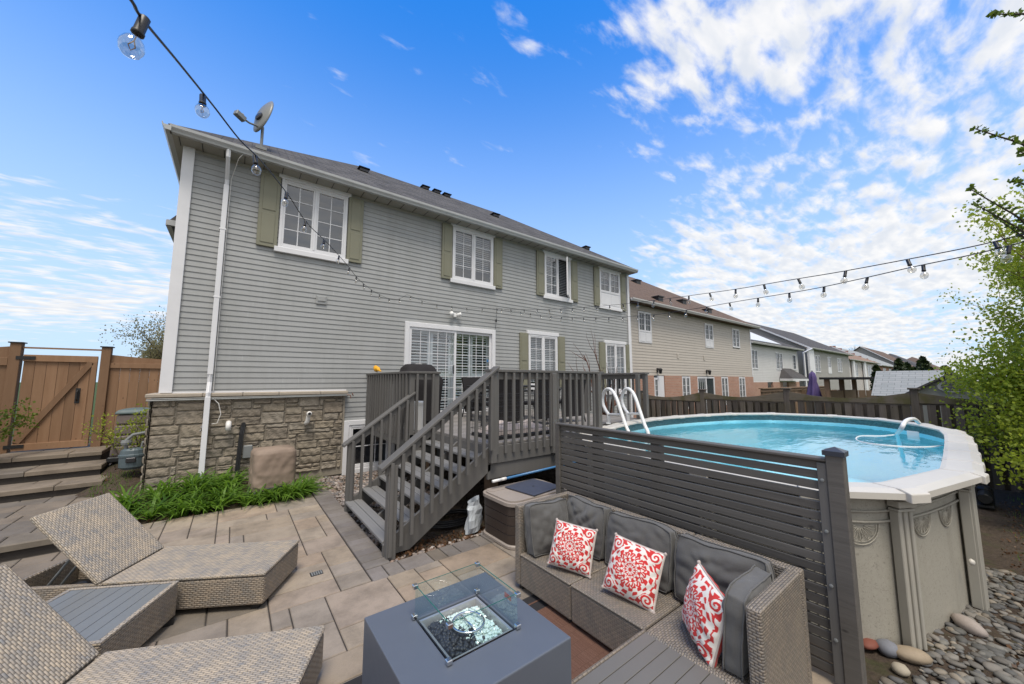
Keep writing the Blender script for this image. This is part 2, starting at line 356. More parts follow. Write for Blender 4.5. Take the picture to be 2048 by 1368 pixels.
def watermat():
    m = bpy.data.materials.new('pool_water'); m.use_nodes = True; t = m.node_tree; t.nodes.clear(); n = N(t)
    o = objc(n)
    h = n.m('ADD', n.noise(n.vmul(o, (1.2, 3.5, 1), rot=(0, 0, R(-35))), 1.7, 4, .5, .4), n.m('MULTIPLY', n.noise(o, 9, 3), .08))
    b = n.new('ShaderNodeBump', ins={'Height': h, 'Strength': .16, 'Distance': .05})
    tr = n.new('ShaderNodeBsdfTransparent', ins={0: (.80, .96, 1.)})
    g = n.new('ShaderNodeBsdfGlossy', ins={0: (1, 1, 1), 'Roughness': .02}); t.links.new(b.outputs[0], g.inputs['Normal'])
    fr = n.new('ShaderNodeFresnel', ins={0: 1.6}); t.links.new(b.outputs[0], fr.inputs['Normal'])
    mx = n.new('ShaderNodeMixShader', ins={0: fr.outputs[0]}); t.links.new(tr.outputs[0], mx.inputs[1]); t.links.new(g.outputs[0], mx.inputs[2])
    oo = n.new('ShaderNodeOutputMaterial'); t.links.new(mx.outputs[0], oo.inputs[0]); return m
M['water'] = watermat()

# ------------------------------------------------------------------ mesh builder
class MB:
    def __init__(s): s.v = []; s.f = []; s.r = []; s.c = None; s.uv = None
    def add(s, vs, fs, r=None, Mx=None):
        b = len(s.v); r = rng.random() if r is None else r
        if Mx is not None: vs = [tuple(Mx @ Vector(q)) for q in vs]
        s.v += [tuple(q) for q in vs]; s.f += [tuple(i+b for i in f) for f in fs]; s.r += [r]*len(fs); return s
    def box(s, x0, x1, y0, y1, z0, z1, r=None, Mx=None):
        if x0 > x1: x0, x1 = x1, x0
        if y0 > y1: y0, y1 = y1, y0
        if z0 > z1: z0, z1 = z1, z0
        v = [(x0, y0, z0), (x1, y0, z0), (x1, y1, z0), (x0, y1, z0), (x0, y0, z1), (x1, y0, z1), (x1, y1, z1), (x0, y1, z1)]
        return s.add(v, [(0, 3, 2, 1), (4, 5, 6, 7), (0, 1, 5, 4), (1, 2, 6, 5), (2, 3, 7, 6), (3, 0, 4, 7)], r, Mx)
    def prism(s, poly, z0, z1, r=None, Mx=None):     # poly CCW in xy
        n = len(poly); v = [(x, y, z0) for x, y in poly] + [(x, y, z1) for x, y in poly]
        f = [tuple(range(n-1, -1, -1)), tuple(range(n, 2*n))] + [(i, (i+1) % n, (i+1) % n+n, i+n) for i in range(n)]
        return s.add(v, f, r, Mx)
    def tube(s, pts, rad, k=8, cap=True, r=None):
        pts = [Vector(p) for p in pts]; n = len(pts); rads = rad if isinstance(rad, (list, tuple)) else [rad]*n
        vs = []; prev = None
        for i, p in enumerate(pts):
            d = (pts[min(i+1, n-1)] - pts[max(i-1, 0)])
            d = d.normalized() if d.length > 1e-9 else Vector((0, 0, 1))
            if prev is None:
                a = Vector((0, 0, 1)) if abs(d.z) < .9 else Vector((1, 0, 0)); e = d.cross(a).normalized()
            else:
                e = prev - d*prev.dot(d); e = e.normalized() if e.length > 1e-6 else d.orthogonal().normalized()
            prev = e; g = d.cross(e)
            for j in range(k):
                t = 2*math.pi*j/k; vs.append(tuple(p + (e*math.cos(t) + g*math.sin(t))*rads[i]))
        fs = [(i*k+j, i*k+(j+1) % k, (i+1)*k+(j+1) % k, (i+1)*k+j) for i in range(n-1) for j in range(k)]
        if cap: fs += [tuple(range(k-1, -1, -1)), tuple((n-1)*k+j for j in range(k))]
        return s.add(vs, fs, r)
    def lathe(s, prof, c=(0, 0, 0), k=16, Mx=None, r=None):   # prof: (radius, z)
        vs = [(c[0]+q*math.cos(2*math.pi*j/k), c[1]+q*math.sin(2*math.pi*j/k), c[2]+z) for q, z in prof for j in range(k)]
        fs = [(i*k+j, i*k+(j+1) % k, (i+1)*k+(j+1) % k, (i+1)*k+j) for i in range(len(prof)-1) for j in range(k)]
        fs += [tuple(range(k-1, -1, -1)), tuple((len(prof)-1)*k+j for j in range(k))]
        return s.add(vs, fs, r, Mx)
    def mesh(s, name, m, smooth=False):
        me = bpy.data.meshes.new(name); me.from_pydata(s.v, [], s.f)
        me.attributes.new('rnd', 'FLOAT', 'FACE').data.foreach_set('value', s.r)
        if s.c is not None:
            ca = me.attributes.new('Col', 'FLOAT_COLOR', 'POINT' if len(s.c) == len(s.v) else 'FACE')
            ca.data.foreach_set('color', [q for c in s.c for q in (*c[:3], 1.)])
        if not s.f: me.materials.append(m); return me
        uvl = me.uv_layers.new(name='UVMap'); V = np.array([q for q in s.v], float)
        nl = len(me.loops); li = np.empty(nl, int); me.loops.foreach_get('vertex_index', li)
        if s.uv is not None: U = np.array(s.uv, float)[li]
        else:
            nf = len(me.polygons); nm = np.empty(nf*3); me.polygons.foreach_get('normal', nm); nm = nm.reshape(-1, 3)
            tot = np.empty(nf, int); me.polygons.foreach_get('loop_total', tot); fi = np.repeat(np.arange(nf), tot); n = nm[fi]
            u = np.stack([-n[:, 1], n[:, 0], np.zeros(nl)], 1); L = np.linalg.norm(u, axis=1); flat = L < .03
            u[flat] = (1, 0, 0); u[~flat] /= L[~flat, None]; vv = np.cross(n, u); P = V[li]
            U = np.stack([(P*u).sum(1), (P*vv).sum(1)], 1)
        uvl.data.foreach_set('uv', U.astype(np.float32).ravel())
        me.materials.append(m)
        if smooth: me.polygons.foreach_set('use_smooth', [True]*len(me.polygons))
        me.update(); return me
    def build(s, name, m, parent=None, bevel=0, smooth=False, seg=1):
        o = bpy.data.objects.new(name, s.mesh(name, M[m] if isinstance(m, str) else m, smooth)); COL.objects.link(o)
        if parent is not None: o.parent = parent
        if bevel:
            b = o.modifiers.new('bevel', 'BEVEL'); b.width = bevel; b.segments = seg; b.limit_method = 'ANGLE'; b.angle_limit = R(35)
        return o
def thing(name, label, cat, loc=(0, 0, 0), rz=0, group=None):
    o = bpy.data.objects.new(name, None); COL.objects.link(o); o.location = loc; o.rotation_euler = (0, 0, rz); o.empty_display_size = .2
    return tag(o, label, cat, group)
def tag(o, label, cat, group=None, kind=None):
    if label: o['label'] = label
    if cat: o['category'] = cat
    if group: o['group'] = group
    if kind: o['kind'] = kind
    return o
def struct(o): o['kind'] = 'structure'; return o
def dup(root, loc, rz, label=None, group=None, sc=1.):
    r = root.copy(); COL.objects.link(r); r.location = loc; r.rotation_euler = (0, 0, rz); r.scale = (sc,)*3
    if label: r['label'] = label
    if group: r['group'] = group
    for ch in list(root.children):
        c = ch.copy(); COL.objects.link(c); c.parent = r
        for g in ch.children:
            d = g.copy(); COL.objects.link(d); d.parent = c
    return r
def at(loc, rx=0, ry=0, rz=0): return Matrix.Translation(loc) @ Matrix.Rotation(rz, 4, 'Z') @ Matrix.Rotation(ry, 4, 'Y') @ Matrix.Rotation(rx, 4, 'X')
def smooth(t): t = max(0, min(1, t)); return t*t*(3-2*t)

def fill(nx, ny, choices, free, rg):
    occ = [[not free(i, j) for j in range(ny)] for i in range(nx)]; out = []
    for j in range(ny):
        for i in range(nx):
            if occ[i][j]: continue
            ch = list(choices); rg.shuffle(ch)
            for (a, b) in ch + [(2, 1), (1, 2), (1, 1)]:
                if i+a > nx or j+b > ny: continue
                if any(occ[i+p][j+q] for p in range(a) for q in range(b)): continue
                for p in range(a):
                    for q in range(b): occ[i+p][j+q] = True
                out.append((i, j, a, b)); break
    return out

# ================================================================== GROUND
def gz(x, y):
    z = -.035
    z += -.30*smooth((x-5.2)/4)*smooth((9-y)/3 if y < 9 else 0) if x > 5.2 else 0
    if x > 9: z = -.335
    if x < 2.0:
        left = smooth((y-6.9)/3.2)*.50*smooth((-.55-x)/.7)*smooth((x+1.95)/.35)
        bed = .17*smooth((y-7.0)/.8)*smooth((2.1-x)/2.6)
        z += max(left, bed)
    return z
xs = [-400, -150, -60, -25, -14, -9] + [(-6+i*.16) for i in range(0, 130)] + [16, 18, 22, 30, 50, 90, 200, 500]
ys = [-400, -100, -30, -10, -5] + [(-3+i*.16) for i in range(0, 92)] + [12.5, 14, 18, 30, 60, 150, 500]
g = MB(); rg = random.Random(3)
vs = [(x, y, gz(x, y) + (rg.uniform(-.012, .012) if -6 < x < 15 and -3 < y < 11 else 0)) for y in ys for x in xs]
nx = len(xs); fs = [(j*nx+i, j*nx+i+1, (j+1)*nx+i+1, (j+1)*nx+i) for j in range(len(ys)-1) for i in range(nx-1)]
g.add(vs, fs, .5); struct(g.build('ground', 'ground', smooth=True))

# ---------- pavers
PX1 = 1.17; U = .136
def paver_tiles(mb, cols, x, y, w_, h_, z, th, rg, gap=.0048, bev=.006, pal=None):
    x0, x1, y0, y1 = x+gap, x+w_-gap, y+gap, y+h_-gap; dz = rg.uniform(-.002, .002); z += dz
    v = [(x0, y0, z-th), (x1, y0, z-th), (x1, y1, z-th), (x0, y1, z-th), (x0, y0, z-bev), (x1, y0, z-bev), (x1, y1, z-bev), (x0, y1, z-bev),
         (x0+bev, y0+bev, z), (x1-bev, y0+bev, z), (x1-bev, y1-bev, z), (x0+bev, y1-bev, z)]
    f = [(8, 9, 10, 11)] + [(4+i, 4+(i+1) % 4, 8+(i+1) % 4, 8+i) for i in range(4)] + [(i, (i+1) % 4, 4+(i+1) % 4, 4+i) for i in range(4)]
    mb.add(v, f); c = rg.choice(pal); k = rg.uniform(.92, 1.08); c = tuple(q*k for q in c); cols += [c]*9
TAN = [(.37, .305, .235), (.395, .32, .24), (.345, .29, .235), (.40, .33, .255), (.37, .30, .24), (.34, .29, .24), (.40, .31, .23), (.34, .29, .24), (.36, .295, .235)]
GRY = [(.22, .20, .185), (.245, .22, .205), (.205, .185, .175), (.23, .205, .185)]
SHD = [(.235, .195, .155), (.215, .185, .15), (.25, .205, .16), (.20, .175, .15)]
rg = random.Random(11); pm = MB(); pc = []
NX, NY = 56, 63; OX, OY = PX1-40*U, 7.0-NY*U
def free(i, j):
    x, y = OX+(i+.5)*U, OY+(j+.5)*U
    if x < -1.25 and y > 6.52: return False
    if x > PX1 and y > 3.70: return False
    if x > 3.25: return False
    return True
for (i, j, a, b) in fill(NX, NY, [(4, 3), (3, 2), (4, 2), (3, 3), (2, 2), (5, 3), (2, 3), (4, 3), (4, 4), (3, 2)], free, rg):
    x, y = OX+i*U, OY+j*U
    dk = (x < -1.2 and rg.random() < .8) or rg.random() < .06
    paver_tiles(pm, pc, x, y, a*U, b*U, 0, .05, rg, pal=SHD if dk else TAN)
pm.c = pc; struct(pm.build('patio', 'paver'))
pm = MB(); pc = []
y = 3.98
while y < 7.05:
    h = .158; paver_tiles(pm, pc, PX1+.004, y, .262, h, .004, .05, rg, pal=GRY); y += h
x = PX1+.004
while x < 3.25:
    w_ = rg.choice([.16, .24, .32]); paver_tiles(pm, pc, x, 3.705, w_, .268, .004, .05, rg, pal=GRY+[(.2, .17, .14)]); x += w_
pm.c = pc; struct(pm.build('paved_border', 'paver'))
# sand under the joints
struct(MB().prism([(-4.3, -1.5), (3.2, -1.5), (3.2, 3.96), (1.43, 3.96), (1.43, 7.03), (-4.3, 7.03)], -.06, -.012).build('joint_sand', 'riser'))
# drain cover
d = thing('drain_cover', 'small square dark drain cover set in the pavers', 'drain cover', tuple(onz(641, 950, 0)*0 + onz(633, 1147, .0)))
d.location.z = .001
db = MB().box(-.055, .055, -.045, .045, -.01, .002)
db.build('frame', 'darkmetal', d); 
gb = MB()
for k in range(5): gb.box(-.045+k*.02, -.033+k*.02, -.036, .036, .002, .005)
gb.build('grate', 'greymetal', d)

# ---------- stone steps to the gate
st = MB(); sc_ = []; rg = random.Random(5); rs = MB()
def stair_course(y0, y1, z, x1, pal=SHD):
    x = -4.6
    while x < x1-.05:
        w_ = min(rg.choice([.6, .75, .9, 1.05]), x1-x)
        if x1-(x+w_) < .3: w_ = x1-x
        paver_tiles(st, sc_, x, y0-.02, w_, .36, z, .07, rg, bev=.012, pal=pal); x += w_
    x = -4.6
    yb = y0+.34
    while yb < y1:
        h = min(.3, y1-yb); x = -4.6
        while x < x1-.05:
            w_ = min(rg.choice([.3, .45, .6]), x1-x)
            if x1-(x+w_) < .2: w_ = x1-x
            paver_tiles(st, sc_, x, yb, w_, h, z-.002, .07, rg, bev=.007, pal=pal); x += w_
        yb += h
    rs.box(-4.6, x1-.02, y0+.02, y1, z-.22, z-.062, .5)
stair_course(6.50, 8.70, .16, -1.22)
stair_course(8.70, 9.25, .32, -1.55)
stair_course(9.25, 9.82, .48, -1.68)
stair_course(9.82, 10.9, .64, -1.80)
st.c = sc_; struct(st.build('steps', 'paver')); struct(rs.build('step_risers', 'riser'))

# ================================================================== HOUSES
YF = 8.27; COURSE = .1016
def lap_siding(mb, x0, x1, z0, z1, Y, openings=(), course=COURSE, out=.013):
    z = z0; k = 0
    while z < z1-1e-4:
        zt = min(z+course, z1); zm = (z+zt)/2
        iv = [(x0, x1)]
        for (a, b, c, d) in openings:
            if c < zm < d:
                nv = []
                for (p, q) in iv:
                    if b <= p or a >= q: nv.append((p, q))
                    else:
                        if a > p: nv.append((p, a))
                        if b < q: nv.append((b, q))
                iv = nv
        for (p, q) in iv:
            r = rng.random()
            mb.add([(p, Y-out, z), (q, Y-out, z), (q, Y-.001, zt), (p, Y-.001, zt), (p, Y-out*.3, z-.004), (q, Y-out*.3, z-.004)], [(0, 1, 2, 3), (4, 5, 1, 0)], r)
        z = zt; k += 1
def window(par, x0, x1, z0, z1, Y, rows=4, cols=2, sashes=2, header=True, sill=True, blinds=.0, far=False, panel=0., open_sash=False, depth=.0, glass=None, zt=None):
    """window frame mesh with pane / muntin / header / sill children; x0..z1 is the visible frame"""
    fr = MB(); t = .05; y0, y1 = Y-.035, Y+.05
    zb = z0+panel
    fr.box(x0, x0+t, y0, y1, z0, z1); fr.box(x1-t, x1, y0, y1, z0, z1); fr.box(x0+t, x1-t, y0, y1, z1-t, z1); fr.box(x0+t, x1-t, y0, y1, zb, zb+t)
    if panel:
        fr.box(x0+t, x1-t, y0+.012, y1, z0, zb); xm = (x0+x1)/2
        for a, b in ((x0+t+.03, xm-.03), (xm+.03, x1-t-.03)): fr.box(a, b, y0+.002, y0+.012, z0+.06, zb-.05)
    sw = (x1-x0-2*t)/sashes
    if sashes > 1:
        for k in range(1, sashes): fr.box(x0+t+k*sw-.022, x0+t+k*sw+.022, y0-.004, y1, zb+t, z1-t)
    w_ = fr.build('window', 'white', par, bevel=.004)
    mu = MB(); pn = MB(); sh = MB()
    for k in range(sashes):
        a = x0+t+k*sw+(.022 if k else 0); b = x0+t+(k+1)*sw-(.022 if k < sashes-1 else 0); c, d = zb+t, z1-t
        Mx = None
        if open_sash and k == sashes-1:
            Mx = at((b, y0, 0), rz=R(38)) @ Matrix.Translation((-b, -y0, 0))
        s = .035
        sh.box(a, a+s, y0+.008, y1-.03, c, d, Mx=Mx); sh.box(b-s, b, y0+.008, y1-.03, c, d, Mx=Mx); sh.box(a+s, b-s, y0+.008, y1-.03, c, c+s, Mx=Mx); sh.box(a+s, b-s, y0+.008, y1-.03, d-s, d, Mx=Mx)
        yg = y0+.035
        pn.add([(a+s, yg, c+s), (b-s, yg, c+s), (b-s, yg, d-s), (a+s, yg, d-s)], [(0, 1, 2, 3)], Mx=Mx)
        for i in range(1, cols):
            x = a+s+(b-a-2*s)*i/cols; mu.box(x-.008, x+.008, yg-.008, yg-.003, c+s, d-s, Mx=Mx)
        for i in range(1, rows):
            z = c+s+(d-c-2*s)*i/rows; mu.box(a+s, b-s, yg-.0095, yg-.0035, z-.008, z+.008, Mx=Mx)
    sh.build('sash', 'white', w_, bevel=.003); mu.build('muntin', 'white', w_)
    pn.build('pane', glass or ('farglass' if far else 'winglass'), w_)
    if not far:
        rm = MB(); e = .5
        rm.add([(x0+.02, y1, z0+.02), (x1-.02, y1, z0+.02), (x1-.02, y1, z1-.02), (x0+.02, y1, z1-.02), (x0+.02, y1+e, z0+.02), (x1-.02, y1+e, z0+.02), (x1-.02, y1+e, z1-.02), (x0+.02, y1+e, z1-.02)],
               [(4, 7, 6, 5), (0, 4, 5, 1), (2, 6, 7, 3), (1, 5, 6, 2), (0, 3, 7, 4)])
        rm.build('room_recess', 'room', w_)
        if blinds:
            bl = MB(); z = z1-t-.03; zlow = z1-t-(z1-zb-2*t)*blinds
            while z > zlow:
                bl.box(x0+t+.02, x1-t-.02, y1+.05, y1+.09, z-.003, z+.003, Mx=at((0, y1+.07, z), rx=R(28)) @ Matrix.Translation((0, -(y1+.07), -z))); z -= .055
            bl.build('blind', 'blind', w_)
    if header: MB().box(x0-.06, x1+.06, y0-.012, y1-.02, z1+.002, z1+.11).build('header', 'white', w_, bevel=.006)
    if sill: MB().box(x0-.06, x1+.06, y0-.025, y1-.02, z0-.105, z0-.002).build('sill', 'white', w_, bevel=.006)
    return w_
def shutter(par, x0, x1, z0, z1, Y):
    s = MB(); y = Y-.045; s.box(x0, x1, y, Y, z0, z1); zm = z0+(z1-z0)*.47
    for a, b in ((z0+.07, zm-.035), (zm+.035, z1-.07)):
        s.box(x0+.055, x1-.055, y-.010, y, a, b)
    o = s.build('shutter', 'shutter', par, bevel=.012); return o
def roofmesh(x0, x1, y0, y1, z, ridge, th=.06):
    """hipped roof; ridge = (xa, xb, yr, zr)"""
    xa, xb, yr, zr = ridge
    v = [(x0, y0, z), (x1, y0, z), (x1, y1, z), (x0, y1, z), (xa, yr, zr), (xb, yr, zr)]
    m = MB(); m.add(v, [(0, 1, 5, 4), (1, 2, 5), (2, 3, 4, 5), (3, 0, 4)], .5)
    m.add([(a, b, c-th) for a, b, c in v[:4]], [(0, 3, 2, 1)], .5)
    m.add([v[0], v[1], v[2], v[3]] + [(a, b, c-th) for a, b, c in v[:4]], [(0, 4, 5, 1), (1, 5, 6, 2), (2, 6, 7, 3), (3, 7, 4, 0)], .5)
    return m

# ---------- the main house
H = thing('house', 'two storey grey sided house with olive shutters and stone base behind the deck', 'house', (0, 0, 0))
WINS = [(.52, 1.75, 4.50, 5.90), (4.33, 5.61, 4.52, 5.92), (7.56, 8.74, 4.55, 5.90), (10.23, 11.42, 4.56, 5.91), (6.89, 8.08, 1.72, 3.27), (10.46, 11.62, 1.50, 3.22)]
DOOR = (3.12, 5.69, 1.06, 3.28); BW = (1.98, 2.86, .06, .96)
sm = MB()
ops = [(a+.02, b-.02, c+.02, d-.02) for a, b, c, d in WINS+[DOOR, BW]]
lap_siding(sm, -.90, 1.88, .02+16*COURSE, 6.00, YF, ops); lap_siding(sm, 1.88, 11.93, .02, 6.00, YF, ops)
# return and side walls, back
sm.add([(-.94, YF, .2), (-.94, 15.5, .2), (-.94, 15.5, 6.05), (-.94, YF, 6.05)], [(0, 1, 2, 3)]); sm.add([(11.95, YF, -.3), (11.95, 15.5, -.3), (11.95, 15.5, 6.05), (11.95, YF, 6.05)], [(0, 1, 2, 3)])
sm.add([(-.94, 15.5, -.3), (11.95, 15.5, -.3), (11.95, 15.5, 6.05), (-.94, 15.5, 6.05)], [(0, 1, 2, 3)])
sm.build('siding_wall', 'siding', H)
# vertical joints in the siding
rg = random.Random(21)
for k in range(95):
    x = rg.uniform(-.5, 11.6); c = rg.randrange(14, 58); z = c*COURSE+.03
    if x < 1.9: z = .02 + max(18, int((z-.02)/COURSE))*COURSE
    else: z = .02 + int((z-.02)/COURSE)*COURSE
    if any(a-.45 < x < b+.45 and c_-.15 < z < d_+.15 for a, b, c_, d_ in WINS+[DOOR, BW]): continue
    jt = MB(); jt.add([(x, YF-.0135, z), (x+.004, YF-.0135, z), (x+.004, YF-.002, z+COURSE-.004), (x, YF-.002, z+COURSE-.004)], [(0, 1, 2, 3)])
    jt.build('siding_joint', 'gutter', H)
MB().box(-.96, -.80, YF-.05, YF-.014, 1.69, 6.0).box(-.96, -.94, YF-.014, YF+.12, 1.69, 6.).build('corner_board', 'white', H, bevel=.004)
MB().box(11.86, 11.98, YF-.05, YF-.014, -.2, 6.0).build('corner_board', 'white', H, bevel=.004)
MB().box(-.92, 11.95, YF-.006, YF+.3, -.35, .018).build('foundation', 'concrete', H)
# stone base
rg = random.Random(9); sb = MB(); sbc = []
US = .0735; SNX, SNZ = 39, 20; zb0 = .135
for (i, j, a, b) in fill(SNX, SNZ, [(6, 2), (5, 2), (4, 2), (4, 1), (5, 3), (3, 1), (7, 2), (4, 2), (5, 1), (3, 2), (6, 1), (5, 2)], lambda i, j: True, rg):
    x0 = -1.02+i*US; z0 = zb0+j*US; w_, h_ = a*US, b*US; gp = .0045; gn, gm = max(5, a*3), max(5, b*4)
    base = rg.choice([(.35, .30, .235), (.385, .33, .255), (.32, .275, .22), (.365, .31, .245), (.34, .30, .245)]); k = rg.uniform(.82, 1.15)
    ph = rg.uniform(0, 9); vv = []; cc = []
    for q in range(gm+1):
        for p in range(gn+1):
            u, v = p/gn, q/gm; e = min(u, 1-u)*w_; e2 = min(v, 1-v)*h_; ed = min(e, e2)
            dpt = .024*min(1, ed/.014)**.5 + (.010*math.sin(ph+u*5*a/4+v*3)*math.cos(ph*2+v*3-u*4) + .006*math.sin(ph*3+u*a*3.1+v*2.3*b) + rg.uniform(-.0028, .0028))*(ed > .004)
            jx = rg.uniform(-.003, .003) if 0 < p < gn else rg.uniform(-.003, .003)
            vv.append((x0+gp+u*(w_-2*gp)+jx, YF-.055-dpt, z0+gp+v*(h_-2*gp)+rg.uniform(-.002, .002))); dk = k*(.75 if ed < .004 else 1)*rg.uniform(.9, 1.08); cc.append(tuple(t*dk for t in base))
    sb.add(vv, [(q*(gn+1)+p, q*(gn+1)+p+1, (q+1)*(gn+1)+p+1, (q+1)*(gn+1)+p) for q in range(gm) for p in range(gn)]); sbc += cc
# left return
for j in range(0, 10):
    vv = []; k = rg.uniform(.8, 1.1); z0 = zb0+j*.147
    for q in range(5):
        for p in range(9):
            u, v = p/8, q/4; ed = min(min(u, 1-u)*.7, min(v, 1-v)*.14); vv.append((-1.04-.035*min(1, ed/.02), YF-.10+u*.75, z0+.006+v*.13)); sbc.append((.31*k, .265*k, .20*k))
    sb.add(vv, [(q*9+p, (q+1)*9+p, (q+1)*9+p+1, q*9+p+1) for q in range(4) for p in range(8)])
sb.c = sbc; so_ = sb.build('stone_wall', 'stone', H, smooth=False)
MB().box(-1.03, 1.88, YF-.052, YF-.016, .0, 1.62).box(-1.035, -.95, YF-.052, YF+.65, .0, 1.62).build('mortar_bed', plain('mortar', (.30, .265, .215), .95, .15, 9, bs=.3), H)
cap = MB()
xx = -1.10
while xx < 1.90:
    w_ = min(rg.choice([.55, .7, .9]), 1.92-xx); cap.box(xx, xx+w_-.004, YF-.15, YF-.016, 1.618, 1.682); xx += w_
cap.box(-1.10, -.95, YF-.016, YF+.7, 1.618, 1.68)
cap.build('stone_cap', plain('stone_cap_mat', (.37, .32, .26), .9, .2, 12, bs=.6, bscale=30), H, bevel=.012)
MB().box(-.80, 1.9, YF-.022, YF-.0135, 1.683, 1.71).build('flashing', 'white', H)
# eave, gutter, soffit, roof
EX0, EX1, EY = -1.10, 12.05, 7.93
MB().box(EX0+.02, EX1-.02, EY+.02, YF-.016, 5.985, 6.01).box(EX0+.02, -.96, YF-.016, 15.6, 5.985, 6.01).build('soffit', 'soffit', H)
ln = MB()
x = EX0+.1
while x < EX1:
    ln.box(x, x+.012, EY+.03, YF-.02, 5.978, 5.9845); x += .30
ln.build('soffit_seam', 'darkmetal', H)
def gutter_run(mb, p0, p1, out, z=6.02):
    # ogee profile swept
    prof = [(0, 0), (.075, 0), (.085, .03), (.115, .07), (.12, .115), (.105, .115), (.10, .08), (.01, .08), (.0, .115)]
    d = (Vector(p1)-Vector(p0)); o = Vector(out); n = len(prof); vs = []
    for P in (Vector(p0), Vector(p1)):
        for a, b in prof: vs.append(tuple(P + o*a + Vector((0, 0, z+b-.0))))
    fs = [(i, (i+1) % n, n+(i+1) % n, n+i) for i in range(n)] + [tuple(range(n)), tuple(range(2*n-1, n-1, -1))]
    mb.add(vs, fs)
gm_ = MB(); gutter_run(gm_, (EX0, EY+.02, 0), (EX1, EY+.02, 0), (0, -1, 0), 5.99); gutter_run(gm_, (EX0+.02, EY-.10, 0), (EX0+.02, 15.6, 0), (-1, 0, 0), 5.99)
gm_.build('gutter', 'gutter', H)
rf = roofmesh(EX0-.03, EX1+.03, EY-.03, 15.9, 6.13, (2.75, 8.2, 11.9, 8.83)).build('roof', 'shingle', H)
for (px, py, kz) in ((727, 343, 0), (850, 378, 0), (873, 386, 0), (893, 391, 0), (990, 433, 0), (1172, 498, 0)):
    # ray against the front roof slope
    d = ray(px, py); n_ = Vector((0, -(8.83-6.13), (11.9-(EY-.03)))).normalized(); P0 = Vector((0, EY-.03, 6.13))
    t_ = (P0-Vector((0, 0, CAMZ))).dot(n_)/d.dot(n_)
    p = Vector((0, 0, CAMZ))+d*t_ if t_ > 0 else None
    if p is None or p.y > 11.8: 
        yy = 11.6; xx_ = ony(px, py, yy).x; p = Vector((xx_, yy, 6.13+(yy-(EY-.03))*.675))
    vb = MB(); vb.box(-.12, .12, -.10, .10, -.05, .05); vb.box(-.16, .16, -.14, .14, .05, .085)
    o = vb.build('roof_vent', 'darkmetal', rf, bevel=.02); o.location = p
# frieze board under the soffit
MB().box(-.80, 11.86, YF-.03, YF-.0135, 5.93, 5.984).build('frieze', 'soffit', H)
# downspout
dx = -.33
ds = MB(); ds.tube([(dx, EY-.03, 5.99), (dx, EY-.03, 5.86), (dx, EY+.10, 5.74), (dx, YF-.075, 5.56), (dx, YF-.075, 5.4)], .034, 4)
ds.box(dx-.038, dx+.038, YF-.105, YF-.03, 2.0, 5.45)
ds.tube([(dx, YF-.07, 2.05), (dx, YF-.07, 1.86), (dx+.0, YF-.19, 1.68), (dx, YF-.19, 1.58)], .036, 4)
ds.box(dx-.038, dx+.038, YF-.225, YF-.15, .12, 1.62)
ds.box(dx-.05, dx+.05, YF-.109, YF-.02, 3.35, 3.38); ds.box(dx-.05, dx+.05, YF-.109, YF-.02, 4.6, 4.63)
ds.build('downspout', 'white', H, bevel=.004)
cb = MB(); cb.tube([(dx+.28, EY-.06, 6.1), (dx+.15, EY+.0, 5.9), (dx+.06, YF-.06, 5.6), (dx+.055, YF-.05, 3.5), (dx+.06, YF-.05, 1.72)], .005, 5)
cb.tube([(dx+.06, YF-.16, 1.6), (dx+.15, YF-.17, 1.5), (dx+.19, YF-.17, 1.32), (dx+.15, YF-.17, 1.17), (dx+.08, YF-.16, 1.16)], .006, 5)
cb.build('cable', 'pvc', H)
cn = MB(); cn.tube([(-1.08, YF-.165, 1.575), (0.2, YF-.165, 1.58), (1.9, YF-.165, 1.59)], .011, 6); cn.tube([(-1.08, YF-.16, 1.60), (1.0, YF-.16, 1.603), (1.93, YF-.16, 1.61)], .009, 6)
cn.build('conduit', 'greymetal', H)
# windows
bl = [.0, .75, .95, .5, .95, .6]
for k, (a, b, c, d) in enumerate(WINS):
    window(H, a, b, c, d, YF-.012, rows=[4, 4, 4, 3, 4, 4][k], panel=.5 if k == 3 else 0, blinds=bl[k], open_sash=(k == 2))
SH = [(.17, .50, 0), (1.77, 2.08, 0), (4.02, 4.31, 1), (5.63, 5.92, 1), (7.23, 7.54, 2), (8.76, 9.06, 2), (9.92, 10.21, 3), (11.44, 11.74, 3), (6.56, 6.87, 4), (8.10, 8.41, 4), (10.12, 10.44, 5), (11.64, 11.85, 5)]
for a, b, k in SH: shutter(H, a, b, WINS[k][2]-.04, WINS[k][3]+.02, YF-.014)
